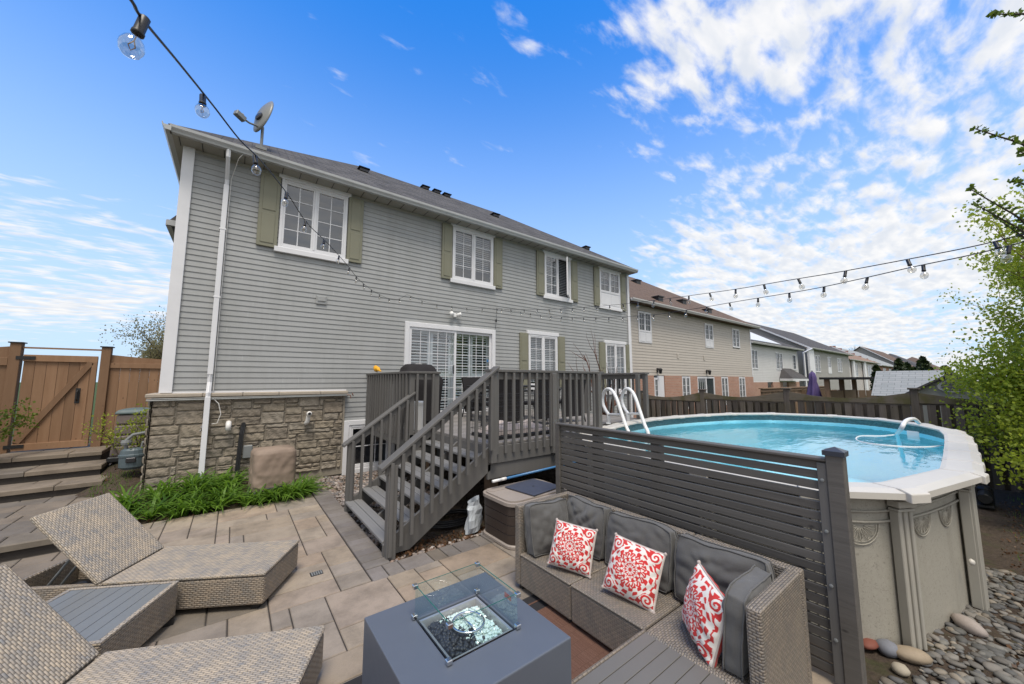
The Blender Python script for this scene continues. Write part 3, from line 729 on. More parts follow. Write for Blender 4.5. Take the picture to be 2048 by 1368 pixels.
# a lamp seen through two upstairs panes / lit lamp behind the lower window
def sliding_door():
    a, b, c, d = DOOR; Y = YF-.012
    fr = MB(); fr.box(a, a+.11, Y-.05, Y+.02, c, d); fr.box(b-.11, b, Y-.05, Y+.02, c, d); fr.box(a+.11, b-.11, Y-.05, Y+.02, d-.12, d)
    D = fr.build('patio_door', 'white', H, bevel=.008)
    xm = (a+b)/2+.05; e = MB(); g_ = MB(); mu = MB()
    for (p, q, y) in ((a+.11, xm+.03, Y-.005), (xm-.03, b-.11, Y+.03)):
        t = .06; e.box(p, p+t, y-.02, y+.02, c, d-.12); e.box(q-t, q, y-.02, y+.02, c, d-.12); e.box(p+t, q-t, y-.02, y+.02, d-.12-t, d-.12); e.box(p+t, q-t, y-.02, y+.02, c, c+.1)
        g_.add([(p+t, y, c+.1), (q-t, y, c+.1), (q-t, y, d-.12-t), (p+t, y, d-.12-t)], [(0, 1, 2, 3)])
        for i in (1, 2, 3, 4): x = p+t+(q-p-2*t)*i/5; mu.box(x-.007, x+.007, y-.009, y-.004, c+.1, d-.18)
        for i in range(1, 7): z = c+.1+(d-.28-c)*i/7; mu.box(p+t, q-t, y-.010, y-.005, z-.006, z+.006)
    e.build('door_frame', 'white', D, bevel=.004); g_.build('pane', 'winglass', D); mu.build('muntin', 'white', D)
    s = MB()   # plantation shutters inside: four leaves of louvres
    lw = (b-a-.26)/4; Yb = Y+.13
    for k in range(4):
        p = a+.13+k*lw; q = p+lw
        s.box(p+.005, p+.07, Yb-.015, Yb+.015, c, d-.16); s.box(q-.07, q-.005, Yb-.015, Yb+.015, c, d-.16)
        s.box(p+.07, q-.07, Yb-.015, Yb+.015, c, c+.1); s.box(p+.07, q-.07, Yb-.015, Yb+.015, c+.93, c+1.03); s.box(p+.07, q-.07, Yb-.015, Yb+.015, d-.24, d-.16)
        for (z0, z1) in ((c+.1, c+.93), (c+1.03, d-.24)):
            n_ = int((z1-z0)/.068)
            for i in range(n_):
                z = z0+(i+.5)*(z1-z0)/n_; s.box(p+.07, q-.07, -.028, .028, -.004, .004, Mx=at((0, Yb, z), rx=R(32)))
    s.build('plantation_shutter', 'blind', D)
    r_ = MB(); r_.add([(a+.05, Y+.03, c), (b-.05, Y+.03, c), (b-.05, Y+.03, d-.05), (a+.05, Y+.03, d-.05), (a+.05, Y+.9, c), (b-.05, Y+.9, c), (b-.05, Y+.9, d-.05), (a+.05, Y+.9, d-.05)], [(4, 7, 6, 5), (0, 4, 5, 1), (2, 6, 7, 3), (1, 5, 6, 2), (0, 3, 7, 4)])
    r_.build('room_recess', 'room', D)
    MB().box(xm-.06, xm-.035, Y-.05, Y-.026, c+1.0, c+1.22).build('handle', 'black', D, bevel=.006)
    MB().box(b-.25, b-.19, Y+.018, Y+.024, c+1.33, c+1.40).build('sticker', 'bluepole', D)
sliding_door()
a, b, c, d = BW
bw = window(H, a, b, c, d, YF-.02, rows=2, cols=3, sashes=1, header=False, sill=False)
tr = MB(); tr.box(a-.10, a, YF-.07, YF-.015, c-.1, d+.1); tr.box(b, b+.1, YF-.07, YF-.015, c-.1, d+.1); tr.box(a, b, YF-.07, YF-.015, d, d+.1); tr.box(a, b, YF-.07, YF-.015, c-.1, c)
tr.build('casing', 'white', bw, bevel=.006)
# small front wing roof on the left side
wr = MB(); wx = -1.24
wr.add([(wx, 9.6, 5.02), (-.93, 9.6, 5.02), (-.93, 13.5, 5.02), (wx, 13.5, 5.02), (-.93, 9.6, 5.45), (-.93, 13.5, 5.45)], [(0, 4, 5, 3), (0, 1, 4), (0, 3, 2, 1), (3, 5, 2)])
w2 = wr.build('side_eave_roof', 'shingle', H); MB().box(wx-.02, wx+.06, 9.58, 13.5, 4.94, 5.05).box(wx, -.93, 9.55, 9.6, 4.94, 5.05).build('side_eave_fascia', 'gutter', w2)
# vent hood on siding, pipes on stone
vp = ony(643, 600, YF-.02)
MB().box(vp.x-.10, vp.x+.10, YF-.035, YF-.014, vp.z-.09, vp.z+.09).box(vp.x-.075, vp.x+.075, YF-.05, YF-.035, vp.z-.03, vp.z+.07).build('exhaust_vent', 'siding', H, bevel=.006)
pv = MB(); p = ony(457, 850, YF-.17); pv.tube([(p.x, YF-.05, p.z+.03), (p.x, YF-.15, p.z+.03), (p.x, YF-.185, p.z+.0), (p.x, YF-.19, p.z-.09)], .042, 12)
pv.build('vent_elbow', 'pvc', H, smooth=True)
p = ony(615, 840, YF-.17); pv = MB(); pv.tube([(p.x-.01, YF-.05, p.z-.06), (p.x-.01, YF-.15, p.z-.06), (p.x, YF-.17, p.z-.03), (p.x+.01, YF-.17, p.z+.07), (p.x+.012, YF-.19, p.z+.12), (p.x+.012, YF-.25, p.z+.125)], .038, 12)
pv.tube([(p.x+.012, YF-.23, p.z+.125), (p.x+.012, YF-.28, p.z+.127)], .046, 12); pv.build('vent_elbow', 'pvc', H, smooth=True)
MB().lathe([(.028, 0), (.028, .002)], k=10, Mx=at((p.x+.012, YF-.2815, p.z+.127), rx=R(90))).build('pipe_bore', 'black', H)
li = MB(); q0 = ony(487, 850, YF-.15); q1 = ony(474, 942, YF-.2)
for o_ in (0, .022, -.02): li.tube([(q0.x+o_, YF-.06, q0.z), (q0.x+o_, YF-.15, q0.z), (q0.x-.02+o_, YF-.17, q0.z-.15), (q1.x+o_, YF-.2, q1.z), (q1.x+.05+o_, YF-.25, q1.z-.2)], .015, 6)
li.tube([(q0.x, YF-.04, q0.z+.01), (q0.x, YF-.165, q0.z+.01)], .035, 8)
li.build('refrigerant_line', 'black', H)
p = ony(495, 902, YF-.13); MB().box(p.x-.07, p.x+.07, YF-.16, YF-.08, p.z-.12, p.z+.1).build('disconnect_box', 'greymetal', H, bevel=.01)
# hose bibs
hb = MB(); p = ony(405, 857, YF-.15); hb.tube([(p.x, YF-.05, p.z), (p.x, YF-.17, p.z), (p.x-.03, YF-.19, p.z-.04)], .01, 6); hb.lathe([(.03, 0), (.03, .008)], k=8, Mx=at((p.x, YF-.18, p.z+.03), rx=R(60)))
hb.build('hose_tap', 'darkmetal', H)
p = ony(694, 790, YF-.12); hb = MB(); hb.tube([(1.88, YF-.165, 1.6), (1.95, YF-.17, 1.595), (1.96, YF-.17, 1.53)], .011, 6); hb.lathe([(.035, 0), (.035, .01)], k=6, Mx=at((1.99, YF-.17, 1.605), ry=R(70))); hb.build('hose_tap', plain('copper', (.2, .1, .07), .5), H)

# ---------- satellite dish, camera on wall
sdp = Vector((.14, 8.35, 6.13+(8.35-7.9)*.675))
S = thing('satellite_dish', 'grey satellite dish with side arm standing on the near edge of the roof', 'satellite dish', tuple(sdp))
c0 = ony(519, 226, 8.35)-sdp
MB().tube([(0, 0, -.05), (0, 0, c0.z*.62), (c0.x, .02, c0.z-.12)], .026, 8).box(-.09, .09, -.08, .08, -.04, .02).build('mast', 'greymetal', S)
dd = MB(); prof = []; K = 28; vs = []; fs = []
for i in range(8):
    r_ = i/7
    for j in range(K):
        t = 2*math.pi*j/K; vs.append((.24*r_*math.cos(t), .09*(r_**2), .40*r_*math.sin(t)))
for i in range(7):
    for j in range(K): fs.append((i*K+j, i*K+(j+1) % K, (i+1)*K+(j+1) % K, (i+1)*K+j))
dz = R(-62)
dd.add(vs, fs, Mx=at((c0.x, 0, c0.z), rx=R(-14), rz=dz)); o = dd.build('reflector', 'dish', S, smooth=True); mo = o.modifiers.new('solid', 'SOLIDIFY'); mo.thickness = .014
MB().lathe([(.09, -.03), (.09, .02), (.05, .04)], Mx=at((c0.x, -.04, c0.z-.10), rx=R(70), rz=dz), k=14).build('bracket', 'darkmetal', S)
lnb = ony(480, 232, 8.1)-sdp
MB().tube([(c0.x, -.02, c0.z-.30), tuple((Vector((c0.x, -.02, c0.z-.32))+lnb)/2 + Vector((0, 0, -.02))), tuple(lnb)], .018, 6).build('arm', 'greymetal', S)
MB().box(-.09, .09, -.05, .05, -.05, .05, Mx=at(tuple(lnb), rz=R(35), ry=R(15))).lathe([(.035, 0), (.04, .09)], Mx=at(tuple(lnb+Vector((-.03, 0, .02))), ry=R(70), rz=R(20)), k=10).build('receiver', 'greymetal', S, bevel=.01)
p = ony(912, 630, YF-.12)
C = thing('security_camera', 'small white twin security light mounted on the siding above the patio door', 'security camera', (p.x, YF-.01, p.z))
MB().box(-.05, .05, -.06, 0, -.05, .05).build('mount', 'ladder', C, bevel=.012)
for s_ in (-1, 1):
    MB().lathe([(.02, 0), (.045, .03), (.055, .11), (.05, .13)], Mx=at((s_*.05, -.05, 0), rx=R(75), rz=R(s_*50)), k=14).build('lamp_head', 'ladder', C, smooth=True)

# ---------- gas meter, compost bin
p = onz(262, 938, .37)
G = thing('gas_meter', 'blue grey gas meter with pipes beside the house corner', 'gas meter', (-1.27, 8.85, gz(-1.27, 8.85)+.03))
MB().lathe([(.10, .10), (.15, .14), (.155, .30), (.165, .31), (.165, .34), (.15, .35), (.14, .41), (.10, .44)], k=18, Mx=Matrix.Diagonal((1.05, .75, 1, 1))).build('meter_body', 'meter', G, smooth=False)
MB().box(-.06, .06, -.135, -.11, .22, .30).build('dial', 'darkmetal', G, bevel=.01)
pp = MB(); pp.tube([(-.09, 0, .38), (-.09, 0, .58), (-.02, 0, .66), (.12, .05, .68), (.42, .1, .68)], .026, 8); pp.tube([(.1, 0, .38), (.1, 0, .52), (.42, .12, .53)], .024, 8); pp.lathe([(.06, 0), (.07, .04), (.06, .08)], c=(-.09, 0, .50), k=12)
pp.tube([(.42, .1, .75), (.42, .1, 0)], .02, 8); pp.build('pipe', 'greymetal', G, smooth=False)
B = thing('compost_bin', 'taupe plastic compost bin with dusty green lid beside the gas meter', 'compost bin', (-1.42, 9.85, gz(-1.42, 9.9)-.02))
bb = MB(); bb.lathe([(.40, 0), (.40, .10)], k=4, Mx=at((0, 0, 0), rz=R(45))); bb.build('base', 'black', B, bevel=.02)
bb = MB()
for k in range(4): bb.lathe([(.36-.012*k, .10+k*.185), (.352-.012*k, .10+k*.185+.18)], k=4, Mx=at((0, 0, 0), rz=R(45)), r=.5)
bb.build('body', 'bin', B, bevel=.03, seg=2)
MB().lathe([(.34, .84), (.35, .87), (.30, .92), (.1, .945)], k=4, Mx=at((0, 0, 0), rz=R(45))).build('lid', 'binlid', B, bevel=.03, seg=2)
# AC cover
ac = onz(540, 978, .08); ax, ay = .62, 7.50
A = thing('air_conditioner', 'air conditioner under a wrinkled tan fabric cover against the stone wall', 'air conditioner', (ax, ay, gz(ax, ay)), R(6))
cv_ = MB(); vs = []; K = 72; rows = 34; rg = random.Random(4)
for i in range(rows+1):
    t = i/rows; z = .10+.62*t
    for j in range(K):
        th = 2*math.pi*j/K; c_, s_ = math.cos(th), math.sin(th); e = 6.5
        rr = 1/((abs(c_)**e+abs(s_)**e)**(1/e)); w_ = .31*(1-.05*t-.10*max(0, t-.92)/.08)
        nz_ = mnoise.noise(Vector((c_*2.2, s_*2.2, t*2.6))); wob = .026*(.35-abs(nz_))+.014*(.3-abs(mnoise.noise(Vector((c_*5, s_*5, t*5+3))))*1.5)
        vs.append(((w_*rr+wob)*c_, (w_*.9*rr+wob)*s_, z))
vs += [(0, 0, .745)]
fs = [(i*K+j, i*K+(j+1) % K, (i+1)*K+(j+1) % K, (i+1)*K+j) for i in range(rows) for j in range(K)] + [(rows*K+j, rows*K+(j+1) % K, len(vs)-1) for j in range(K)]
cv_.add(vs, fs); cv_.build('cover', 'cover', A, smooth=True)
MB().box(-.29, .29, -.26, .26, 0.0, .14).build('housing', 'greymetal', A, bevel=.03)
MB().tube([(.335*math.cos(t), .30*math.sin(t), .13) for t in [i*math.pi/12 for i in range(25)]], .012, 6).build('cord', 'black', A)

# ================================================================== NEIGHBOUR HOUSES
def far_house(label, x0, x1, Y, z0, ze, side, roofm, wins, ridge, base=None, depth=9, oh=.4, side_gable=False, course=.13, name='house'):
    h = thing(name, label, 'house', (0, 0, 0))
    s = MB(); zb = z0 if base is None else base[0]
    lap_siding(s, x0+.1, x1-.1, zb, ze, Y, [(a+.02, b-.02, c+.02, d-.02) for a, b, c, d, *_ in wins], course)
    s.add([(x0, Y, zb), (x0, Y+depth, zb), (x0, Y+depth, ze), (x0, Y, ze)], [(0, 1, 2, 3)]); s.add([(x1, Y, zb), (x1, Y+depth, zb), (x1, Y+depth, ze), (x1, Y, ze)], [(0, 1, 2, 3)])
    if side_gable:
        zt = ridge[3]-.1
        k = 0; z = zb
        while z < zt:
            t_ = 0 if z < ze else (z-ze)/(zt-ze); ya = Y+(ridge[2]-Y)*t_; yb = (Y+depth)+(ridge[2]-Y-depth)*t_
            s.add([(x0-.014, ya, z), (x0-.014, yb, z), (x0-.002, yb, z+course), (x0-.002, ya, z+course)], [(0, 1, 2, 3)]); z += course
    s.build('siding_wall', side, h)
    if base is not None:
        b = MB(); iv = [(x0, x1)]
        for (a, b_, c, d) in base[2]:
            nv = []
            for (p, q) in iv:
                if b_ <= p or a >= q: nv.append((p, q))
                else: nv += [(p, a), (b_, q)]
            iv = nv
        for p, q in iv: b.box(p, q, Y-.03, Y+.12, z0, base[0]-.002)
        for (a, b_, c, d) in base[2]:
            if c > z0: b.box(a, b_, Y-.03, Y+.12, z0, c)
        b.box(x0, x0+.12, Y+.12, Y+depth, z0, base[0]-.002)
        b.build('brick_wall', base[1], h)
    MB().box(x0, x0+.1, Y-.035, Y+.1, zb, ze).build('corner_board', 'white', h); MB().box(x1-.1, x1, Y-.035, Y+.1, zb, ze).build('corner_board', 'white', h)
    for (a, b_, c, d, *k) in wins:
        kk = k[0] if k else {}
        window(h, a, b_, c, d, Y-.012, far=True, header=False, sill=False, **kk)
    if side_gable:
        xa, xb, yr, zr = ridge; m = MB()
        m.add([(x0-oh, Y-oh, ze), (x1+oh, Y-oh, ze), (x1+oh, yr, zr), (x0-oh, yr, zr), (x0-oh, Y+depth+oh, ze), (x1+oh, Y+depth+oh, ze)], [(0, 1, 2, 3), (3, 2, 5, 4)])
        m.add([(x0-oh, Y-oh, ze-.12), (x1+oh, Y-oh, ze-.12), (x1+oh, yr, zr-.12), (x0-oh, yr, zr-.12), (x0-oh, Y+depth+oh, ze-.12), (x1+oh, Y+depth+oh, ze-.12)], [(3, 2, 1, 0), (4, 5, 2, 3)])
        ro = m.build('roof', roofm, h)
        f = MB(); f.add([(x0-oh-.02, Y-oh, ze-.14), (x0-oh-.02, yr, zr-.14), (x0-oh-.02, yr, zr+.03), (x0-oh-.02, Y-oh, ze+.03)], [(0, 1, 2, 3)]); f.build('rake_board', 'white', ro)
    else: ro = roofmesh(x0-oh, x1+oh, Y-oh, Y+depth+oh, ze+.05, ridge, .12).build('roof', roofm, h)
    gg = MB(); gutter_run(gg, (x0-oh, Y-oh, 0), (x1+oh, Y-oh, 0), (0, -1, 0), ze-.08); gg.build('gutter', 'siding3', h)
    MB().box(x0-oh, x1+oh, Y-oh, Y, ze-.06, ze-.03).build('soffit', 'siding5', h)
    return h, ro
Y2 = 9.2
bz = [(15.0, 15.9, -.33, 2.1), (17.45, 18.25, .5, 2.08), (19.0, 20.9, -.33, 2.08), (21.75, 22.6, .5, 2.08), (24.1, 25.0, .5, 2.08)]
H2, R2 = far_house('two storey beige sided house with brick base and brown hipped roof next door', 13.30, 26.3, Y2, -.34, 5.28, 'siding2', 'shingle2',
    [(13.95, 14.95, 3.55, 4.95, dict(rows=3, panel=.48)), (20.1, 21.05, 3.65, 4.98, dict(rows=3, panel=.4)), (23.55, 24.55, 3.85, 5.0, dict(rows=4))],
    (19.6, 20.5, 13.7, 8.60), base=(2.12, 'brick', bz))
for (a, b, c, d) in bz:
    if c > 0: window(H2, a, b, c, d, Y2-.0, far=True, header=False, sill=False, rows=4)
    elif b-a > 1.5:
        window(H2, a, b, c+.35, d, Y2, far=True, header=False, sill=False, rows=1, cols=1)
        gb = MB()
        for k in range(1, 4): gb.box(a+.05+k*.22-.008, a+.05+k*.22+.008, Y2-.03, Y2-.02, c+.4, d-.05)
        for k in range(1, 5): gb.box(a+.05, a+.9, Y2-.03, Y2-.02, c+.4+k*.33, c+.416+k*.33)
        gb.build('muntin', 'white', H2)
    else:
        dr = MB().box(a+.35, b-.02, Y2-.0, Y2+.05, c+.3, d).build('back_door', 'white', H2, bevel=.01)
        window(H2, a, a+.37, c+1.2, d-.1, Y2-.01, far=True, header=False, sill=False, sashes=1, rows=4)
for (px, py) in ((541, 0),):
    for X, zz in ((15.3, 2.33), (20.05, 2.33)):
        l = MB().box(X-.04, X+.04, Y2-.06, Y2-.014, zz-.08, zz+.12).box(X-.02, X+.02, Y2-.16, Y2-.04, zz+.08, zz+.11).lathe([(.05, -.14), (.085, .05), (.10, .06), (.03, .12)], c=(X, Y2-.18, zz), k=6).build('wall_lantern', 'black', H2)
for X in (17.2, 19.9): 
    MB().box(X-.09, X+.09, Y2-.03, Y2-.014, 2.95, 3.2).build('outlet_vent', 'siding2', H2, bevel=.01)
def on_slope(px, py, Y, ze, yr, zr):
    n_ = Vector((0, -(zr-ze), (yr-Y))).normalized(); d = ray(px, py); t_ = (Vector((0, Y, ze))-Vector((0, 0, CAMZ))).dot(n_)/d.dot(n_); return Vector((0, 0, CAMZ))+d*t_
for (px, py) in ((1273, 566), (1316, 600), (1364, 606), (1415, 624)):
    p = on_slope(px, py, Y2-.4, 5.33, 13.7, 8.6); v_ = MB(); v_.box(-.2, .2, -.15, .15, -.1, .12); v_.box(-.25, .25, -.2, .2, .12, .17); o = v_.build('roof_vent', 'black', R2); o.location = p
H3, R3 = far_house('white sided house with a solar panel and a small canopy left of the taupe house', 30.6, 42.0, 10.9, -.4, 4.72, 'siding3', 'shingle3',
    [(31.0, 32.3, 2.75, 4.25), (36.3, 37.9, 2.8, 4.25), (40.6, 41.5, 2.85, 4.25, dict(sashes=1))], (33, 37, 16, 7.9), base=(1.75, 'brick', [(34.0, 35.2, .5, 1.7), (37.5, 39, .5, 1.7)]))
sp = MB(); sp.add([(29.8, 10.75, 4.98), (37.5, 10.75, 4.98), (36.2, 12.6, 6.15), (30.5, 12.6, 6.15)], [(0, 1, 2, 3)]); o = sp.build('solar_panel', 'solar', H3); mo = o.modifiers.new('s', 'SOLIDIFY'); mo.thickness = .15
cm = MB(); cm.add([(36.8, 9.9, 2.05), (41.0, 9.9, 2.05), (40.0, 10.9, 2.95), (37.6, 10.9, 2.95)], [(0, 1, 2, 3), ]); cm.add([(36.8, 9.9, 2.05), (37.6, 10.9, 2.95), (36.8, 10.9, 2.05)], [(0, 1, 2)]); cm.add([(41.0, 9.9, 2.05), (41.0, 10.9, 2.05), (40.0, 10.9, 2.95)], [(0, 1, 2)])
cn_ = cm.build('door_canopy', 'shingle3', H3); MB().box(36.8, 41, 9.92, 10.85, 1.85, 2.04).build('canopy_fascia', 'white', cn_)
H4, R4 = far_house('taupe sided house with dark gable roof and a white downpipe between white and cream houses', 43.6, 60.0, 10.45, -.4, 4.95, 'siding4', 'shingle3',
    [(45.6, 47.4, 2.7, 4.4), (50.3, 51.6, 2.6, 4.4, dict(sashes=1, panel=.6)), (54.3, 56.3, 2.8, 4.4)], (0, 0, 15.8, 8.3), side_gable=True, depth=10.6)
MB().box(43.0, 44.6, 10.2, 10.36, 2.0, 4.9).build('white_corner_panel', 'white', H4); MB().tube([(43.1, 9.95, 4.85), (42.9, 10.6, 4.5), (42.9, 10.6, 0)], .09, 4).build('downspout', 'white', H4)
H5, R5 = far_house('cream bay fronted house with tan hipped roof beyond the taupe house', 63.5, 83.5, 11.2, -.4, 4.60, 'siding5', 'shingle4',
    [(67.0, 69.2, 2.4, 4.2), (76.0, 79.0, 2.4, 4.2)], (70, 76, 18, 8.6), depth=12)
MB().box(65.2, 66.2, 10.9, 11.1, -.3, 4.5).box(72.2, 73.4, 10.9, 11.1, -.3, 4.5).build('white_pilaster', 'white', H5)
H6, R6 = far_house('red brick house with grey roof right of the cream bay fronted house', 86.0, 106.0, 11.3, -.4, 4.4, 'brick2', 'shingle5',
    [(90, 92.5, 2.2, 4.0), (96, 98.5, 2.2, 4.0), (101, 103, 2.2, 4.0)], (0, 0, 17, 8.0), side_gable=True, depth=11, course=.5)
H7, R7 = far_house('grey sided house with brown gable roof right of the red brick house', 110.0, 138.0, 10.6, -.4, 4.4, 'siding4', 'shingle2',
    [(116, 119, 2.0, 4.0), (124, 127, 2.0, 4.0)], (0, 0, 17, 9.4), side_gable=True, depth=12)
H8, R8 = far_house('distant brick house with dark roof beyond the cedar hedge', 146.0, 180.0, 10.2, -.4, 4.6, 'brick2', 'shingle3', [(152, 156, 1.8, 4.0)], (158, 168, 18, 10), depth=14, course=.5)
H9, R9 = far_house('farthest brick house with brown roof near the right end of the row', 196.0, 240.0, 9.5, -.4, 5.0, 'brick2', 'shingle2', [(204, 210, 1.8, 4.0)], (210, 226, 18, 11), depth=16, course=.5)

# ================================================================== DECK
DZ = 1.05; RT = 2.05; DXL, DXR = 2.80, 7.30; DYF = 4.16; DYB = YF-.03; BX = 2.37; BYF = 5.87
D = thing('deck', 'raised grey painted wooden deck with stairs and baluster railings along the house', 'deck', (0, 0, 0))
fl = MB(); y = DYF
while y < DYB-.01:
    x0 = BX if y >= BYF-.07 else DXL; 
    if y < 4.62: x1 = 5.12
    else: x1 = DXR
    fl.box(x0-.02, x1+.02, y, min(y+.137, DYB), DZ-.035, DZ); y += .142
fl.build('deck_floor', 'deckfloor', D, bevel=.004)
fa = MB(); fa.box(DXL-.03, 5.1, DYF-.04, DYF, DZ-.26, DZ-.037); fa.box(DXL-.05, 5.1, DYF-.02, DYF+.02, DZ-.46, DZ-.262); fa.box(DXL-.03, DXL+.01, DYF, BYF, DZ-.26, DZ-.037); fa.box(BX-.03, DXL-.031, BYF-.04, BYF, DZ-.26, DZ-.037); fa.box(BX-.05, BX-.01, BYF, DYB, DZ-.26, DZ-.037)
fa.box(5.1, 5.14, DYF-.04, 4.6, DZ-.26, DZ-.037); fa.box(5.14, DXR+.03, 4.58, 4.62, DZ-.26, DZ-.037); fa.box(DXR, DXR+.04, 4.62, DYB, DZ-.26, DZ-.037)
fa.build('fascia', 'deck', D, bevel=.004)
for (x, y) in ((2.95, 4.35), (4.9, 4.35), (2.95, 6.3), (4.9, 6.3), (7.1, 4.8), (7.1, 6.6)):
    MB().box(x-.07, x+.07, y-.07, y+.07, -.2, DZ-.27).build('support_post', 'fencefar', D)
def rail_run(p0, p1, z0, z1, posts=(0, 1), sp=.142, cap=True, under=.30, first=.5, nomesh=False, bal_out=0.):
    """one straight railing: posts, cap rail, top board and separate balusters"""
    p0, p1 = Vector(p0), Vector(p1); L = (p1-p0).length; d = (p1-p0)/L; n = Vector((d.y, -d.x, 0)); ang = math.atan2(d.y, d.x)
    sl_ = (z1-z0)/L
    def mk(name, a, b, c0, c1, h0, h1, bev=.004):   # sloped beam from a..b along run
        m = MB(); v = []
        for s in (a, b):
            P = p0+d*s; zz = z0+sl_*s
            for (o_, h) in ((c0, h0), (c1, h0), (c1, h1), (c0, h1)): v.append((P.x+n.x*o_, P.y+n.y*o_, zz+h))
        m.add(v, [(0, 1, 2, 3), (7, 6, 5, 4), (0, 4, 5, 1), (1, 5, 6, 2), (2, 6, 7, 3), (3, 7, 4, 0)]); return m.build(name, 'deck', D, bevel=bev)
    mk('handrail', -.06, L+.06, -.075, .075, -.038, 0)
    mk('top_board', .0, L, -.0, .038, -.14, -.040)
    nb = int(L/sp)
    for k in range(nb):
        s = (k+first)*L/nb; P = p0+d*s; zt = z0+sl_*s; m = MB(); b = .019
        m.box(-b, b, -b, b, -(zt-(DZ+(zt-RT)))-under+.0, -.045)
        o = m.build('baluster', 'deck', D, bevel=.003); o.location = (P.x+n.x*.058, P.y+n.y*.058, zt); o.rotation_euler = (0, 0, ang)
def post(x, y, z0, z1, s=.045): return MB().box(x-s, x+s, y-s, y+s, z0, z1).build('post', 'deck', D, bevel=.006)
rail_run((DXL, DYF-.0, 0), (5.08, DYF-.0, 0), RT, RT, under=.14)
for x in (DXL, 3.92, 4.98, 5.09): post(x, DYF-.06 if x != 5.09 else DYF+.05, DZ-.24, RT-.04)
rail_run((DXR, 4.68, 0), (DXR, DYB, 0), RT+.02, RT+.02, under=-.04)
for y in (4.68, 6.4): post(DXR, y, DZ-.2, RT-.02)
post(DXR-.18, 4.75, DZ-.2, RT-.02, .04)
rail_run((BX, DYB, 0), (BX, BYF, 0), RT, RT, under=.14); rail_run((BX, BYF, 0), (DXL-.0, BYF, 0), RT, RT, sp=.125, under=.14)
post(BX, BYF, DZ-.24, RT-.04, .04); post(DXL, BYF, DZ-.0, RT-.04, .05)
# stairs
SX0, SX1 = 1.43, DXL; NT = 6; run = (SX1-SX0)/NT; rise = DZ/(NT+1)
for k in range(NT):
    z = rise*(k+1); x = SX0+run*k
    MB().box(x-.03, x+run*.5-.034, DYF+.02, BYF-.04, z-.036, z).box(x+run*.5-.028, x+run-.035, DYF+.02, BYF-.04, z-.036, z).build('tread', 'tread', D, bevel=.006)
for y in (DYF-.02, BYF-.04, (DYF+BYF)/2-.02):
    mid = y not in (DYF-.02, BYF-.04); m = MB()
    pts = [(SX0-.03, 0), (SX0+.25, 0), (SX1+.02, DZ-.32), (SX1+.02, DZ-.04)]
    top = [(SX0-.03, .0 if mid else .13)]
    if not mid: pts = [(SX0-.03, 0), (SX0+.27, 0), (SX1, DZ-.34), (SX1, DZ-.04), (SX1-.04, DZ-.04), (SX0-.03, .12)]
    v = [(a, y, b) for a, b in pts]+[(a, y+.038, b) for a, b in pts]; n_ = len(pts)
    m.add(v, [tuple(range(n_)), tuple(range(2*n_-1, n_-1, -1))]+[(i, n_+i, n_+(i+1) % n_, (i+1) % n_) for i in range(n_)])
    m.build('stringer', 'deck', D, bevel=.004)
hz0 = .99; 
rail_run((SX0-.05, DYF-.06, 0), (DXL, DYF-.06, 0), 1.0, RT, sp=.118, under=.02)
rail_run((SX0-.03, BYF, 0), (BX-.02, BYF, 0), 1.0, 1.0+(RT-1.0)*(BX-SX0)/(DXL-SX0)-.05, sp=.135, under=.04)
post(SX0+.03, DYF-.06, -.02, .97, .05); post(SX0+.03, BYF-.0, -.02, .97, .05)

# ---------- things on the deck
Bq = thing('barbecue', 'gas barbecue under a black fabric cover in the deck corner', 'barbecue', (2.98, 7.05, DZ), R(4))
bq = MB(); K = 36; vs = []
for i, (z, w_, d_) in enumerate([(.05, .36, .30), (.35, .37, .31), (.7, .385, .325), (.86, .40, .33), (.90, .38, .31), (.98, .30, .28), (1.10, .27, .23), (1.17, .22, .13), (1.18, .05, .03)]):
    for j in range(K):
        th = 2*math.pi*j/K; c_, s_ = math.cos(th), math.sin(th); rr = 1/((abs(c_)**5+abs(s_)**5)**.2); wb = 1+.02*math.sin(7*th+z*8)+.012*math.sin(11*th)
        vs.append((w_*1.15*rr*c_*wb, d_*rr*s_*wb, z))
bq.add(vs, [(i*K+j, i*K+(j+1) % K, (i+1)*K+(j+1) % K, (i+1)*K+j) for i in range(8) for j in range(K)]); bq.build('cover', 'blackfab', Bq, smooth=True)
MB().box(-.07, .07, -.02, .02, 1.165, 1.185).build('handle', 'ladder', Bq, bevel=.006)
b_ = onz(858, 815, 1.1)
Bk = thing('bucket', 'tall white plastic bucket standing behind the deck railing', 'bucket', (2.62, 6.12, DZ))
MB().lathe([(.085, 0), (.095, .44)], k=20).build('body', 'ladder', Bk, smooth=False); MB().lathe([(.105, .43), (.107, .47), (.09, .485)], k=20).build('lid', 'ladder', Bk)
BS = 1.5
Bi = thing('bird_ornament', 'small bright yellow bird ornament perched on the deck railing', 'ornament', tuple(onx(760, 744, BX)*0+Vector((BX, 7.75, RT))))
vs = []
bm_ = MB(); bm_.tube([(-.0, -.07, .04), (0, -.03, .05), (0, .03, .05), (0, .08, .075), (0, .11, .08)], [.006, .03, .038, .03, .01], 8); bm_.build('body', 'yellow', Bi, smooth=True); Bi.scale = (1.6, 1.6, 1.6)
MB().tube([(0, -.05, .04), (0, -.15, .02)], [.02, .008], 6).build('tail', 'yellow', Bi); MB().tube([(0, 0, 0), (0, 0, .03)], .004, 5).build('leg', 'black', Bi)
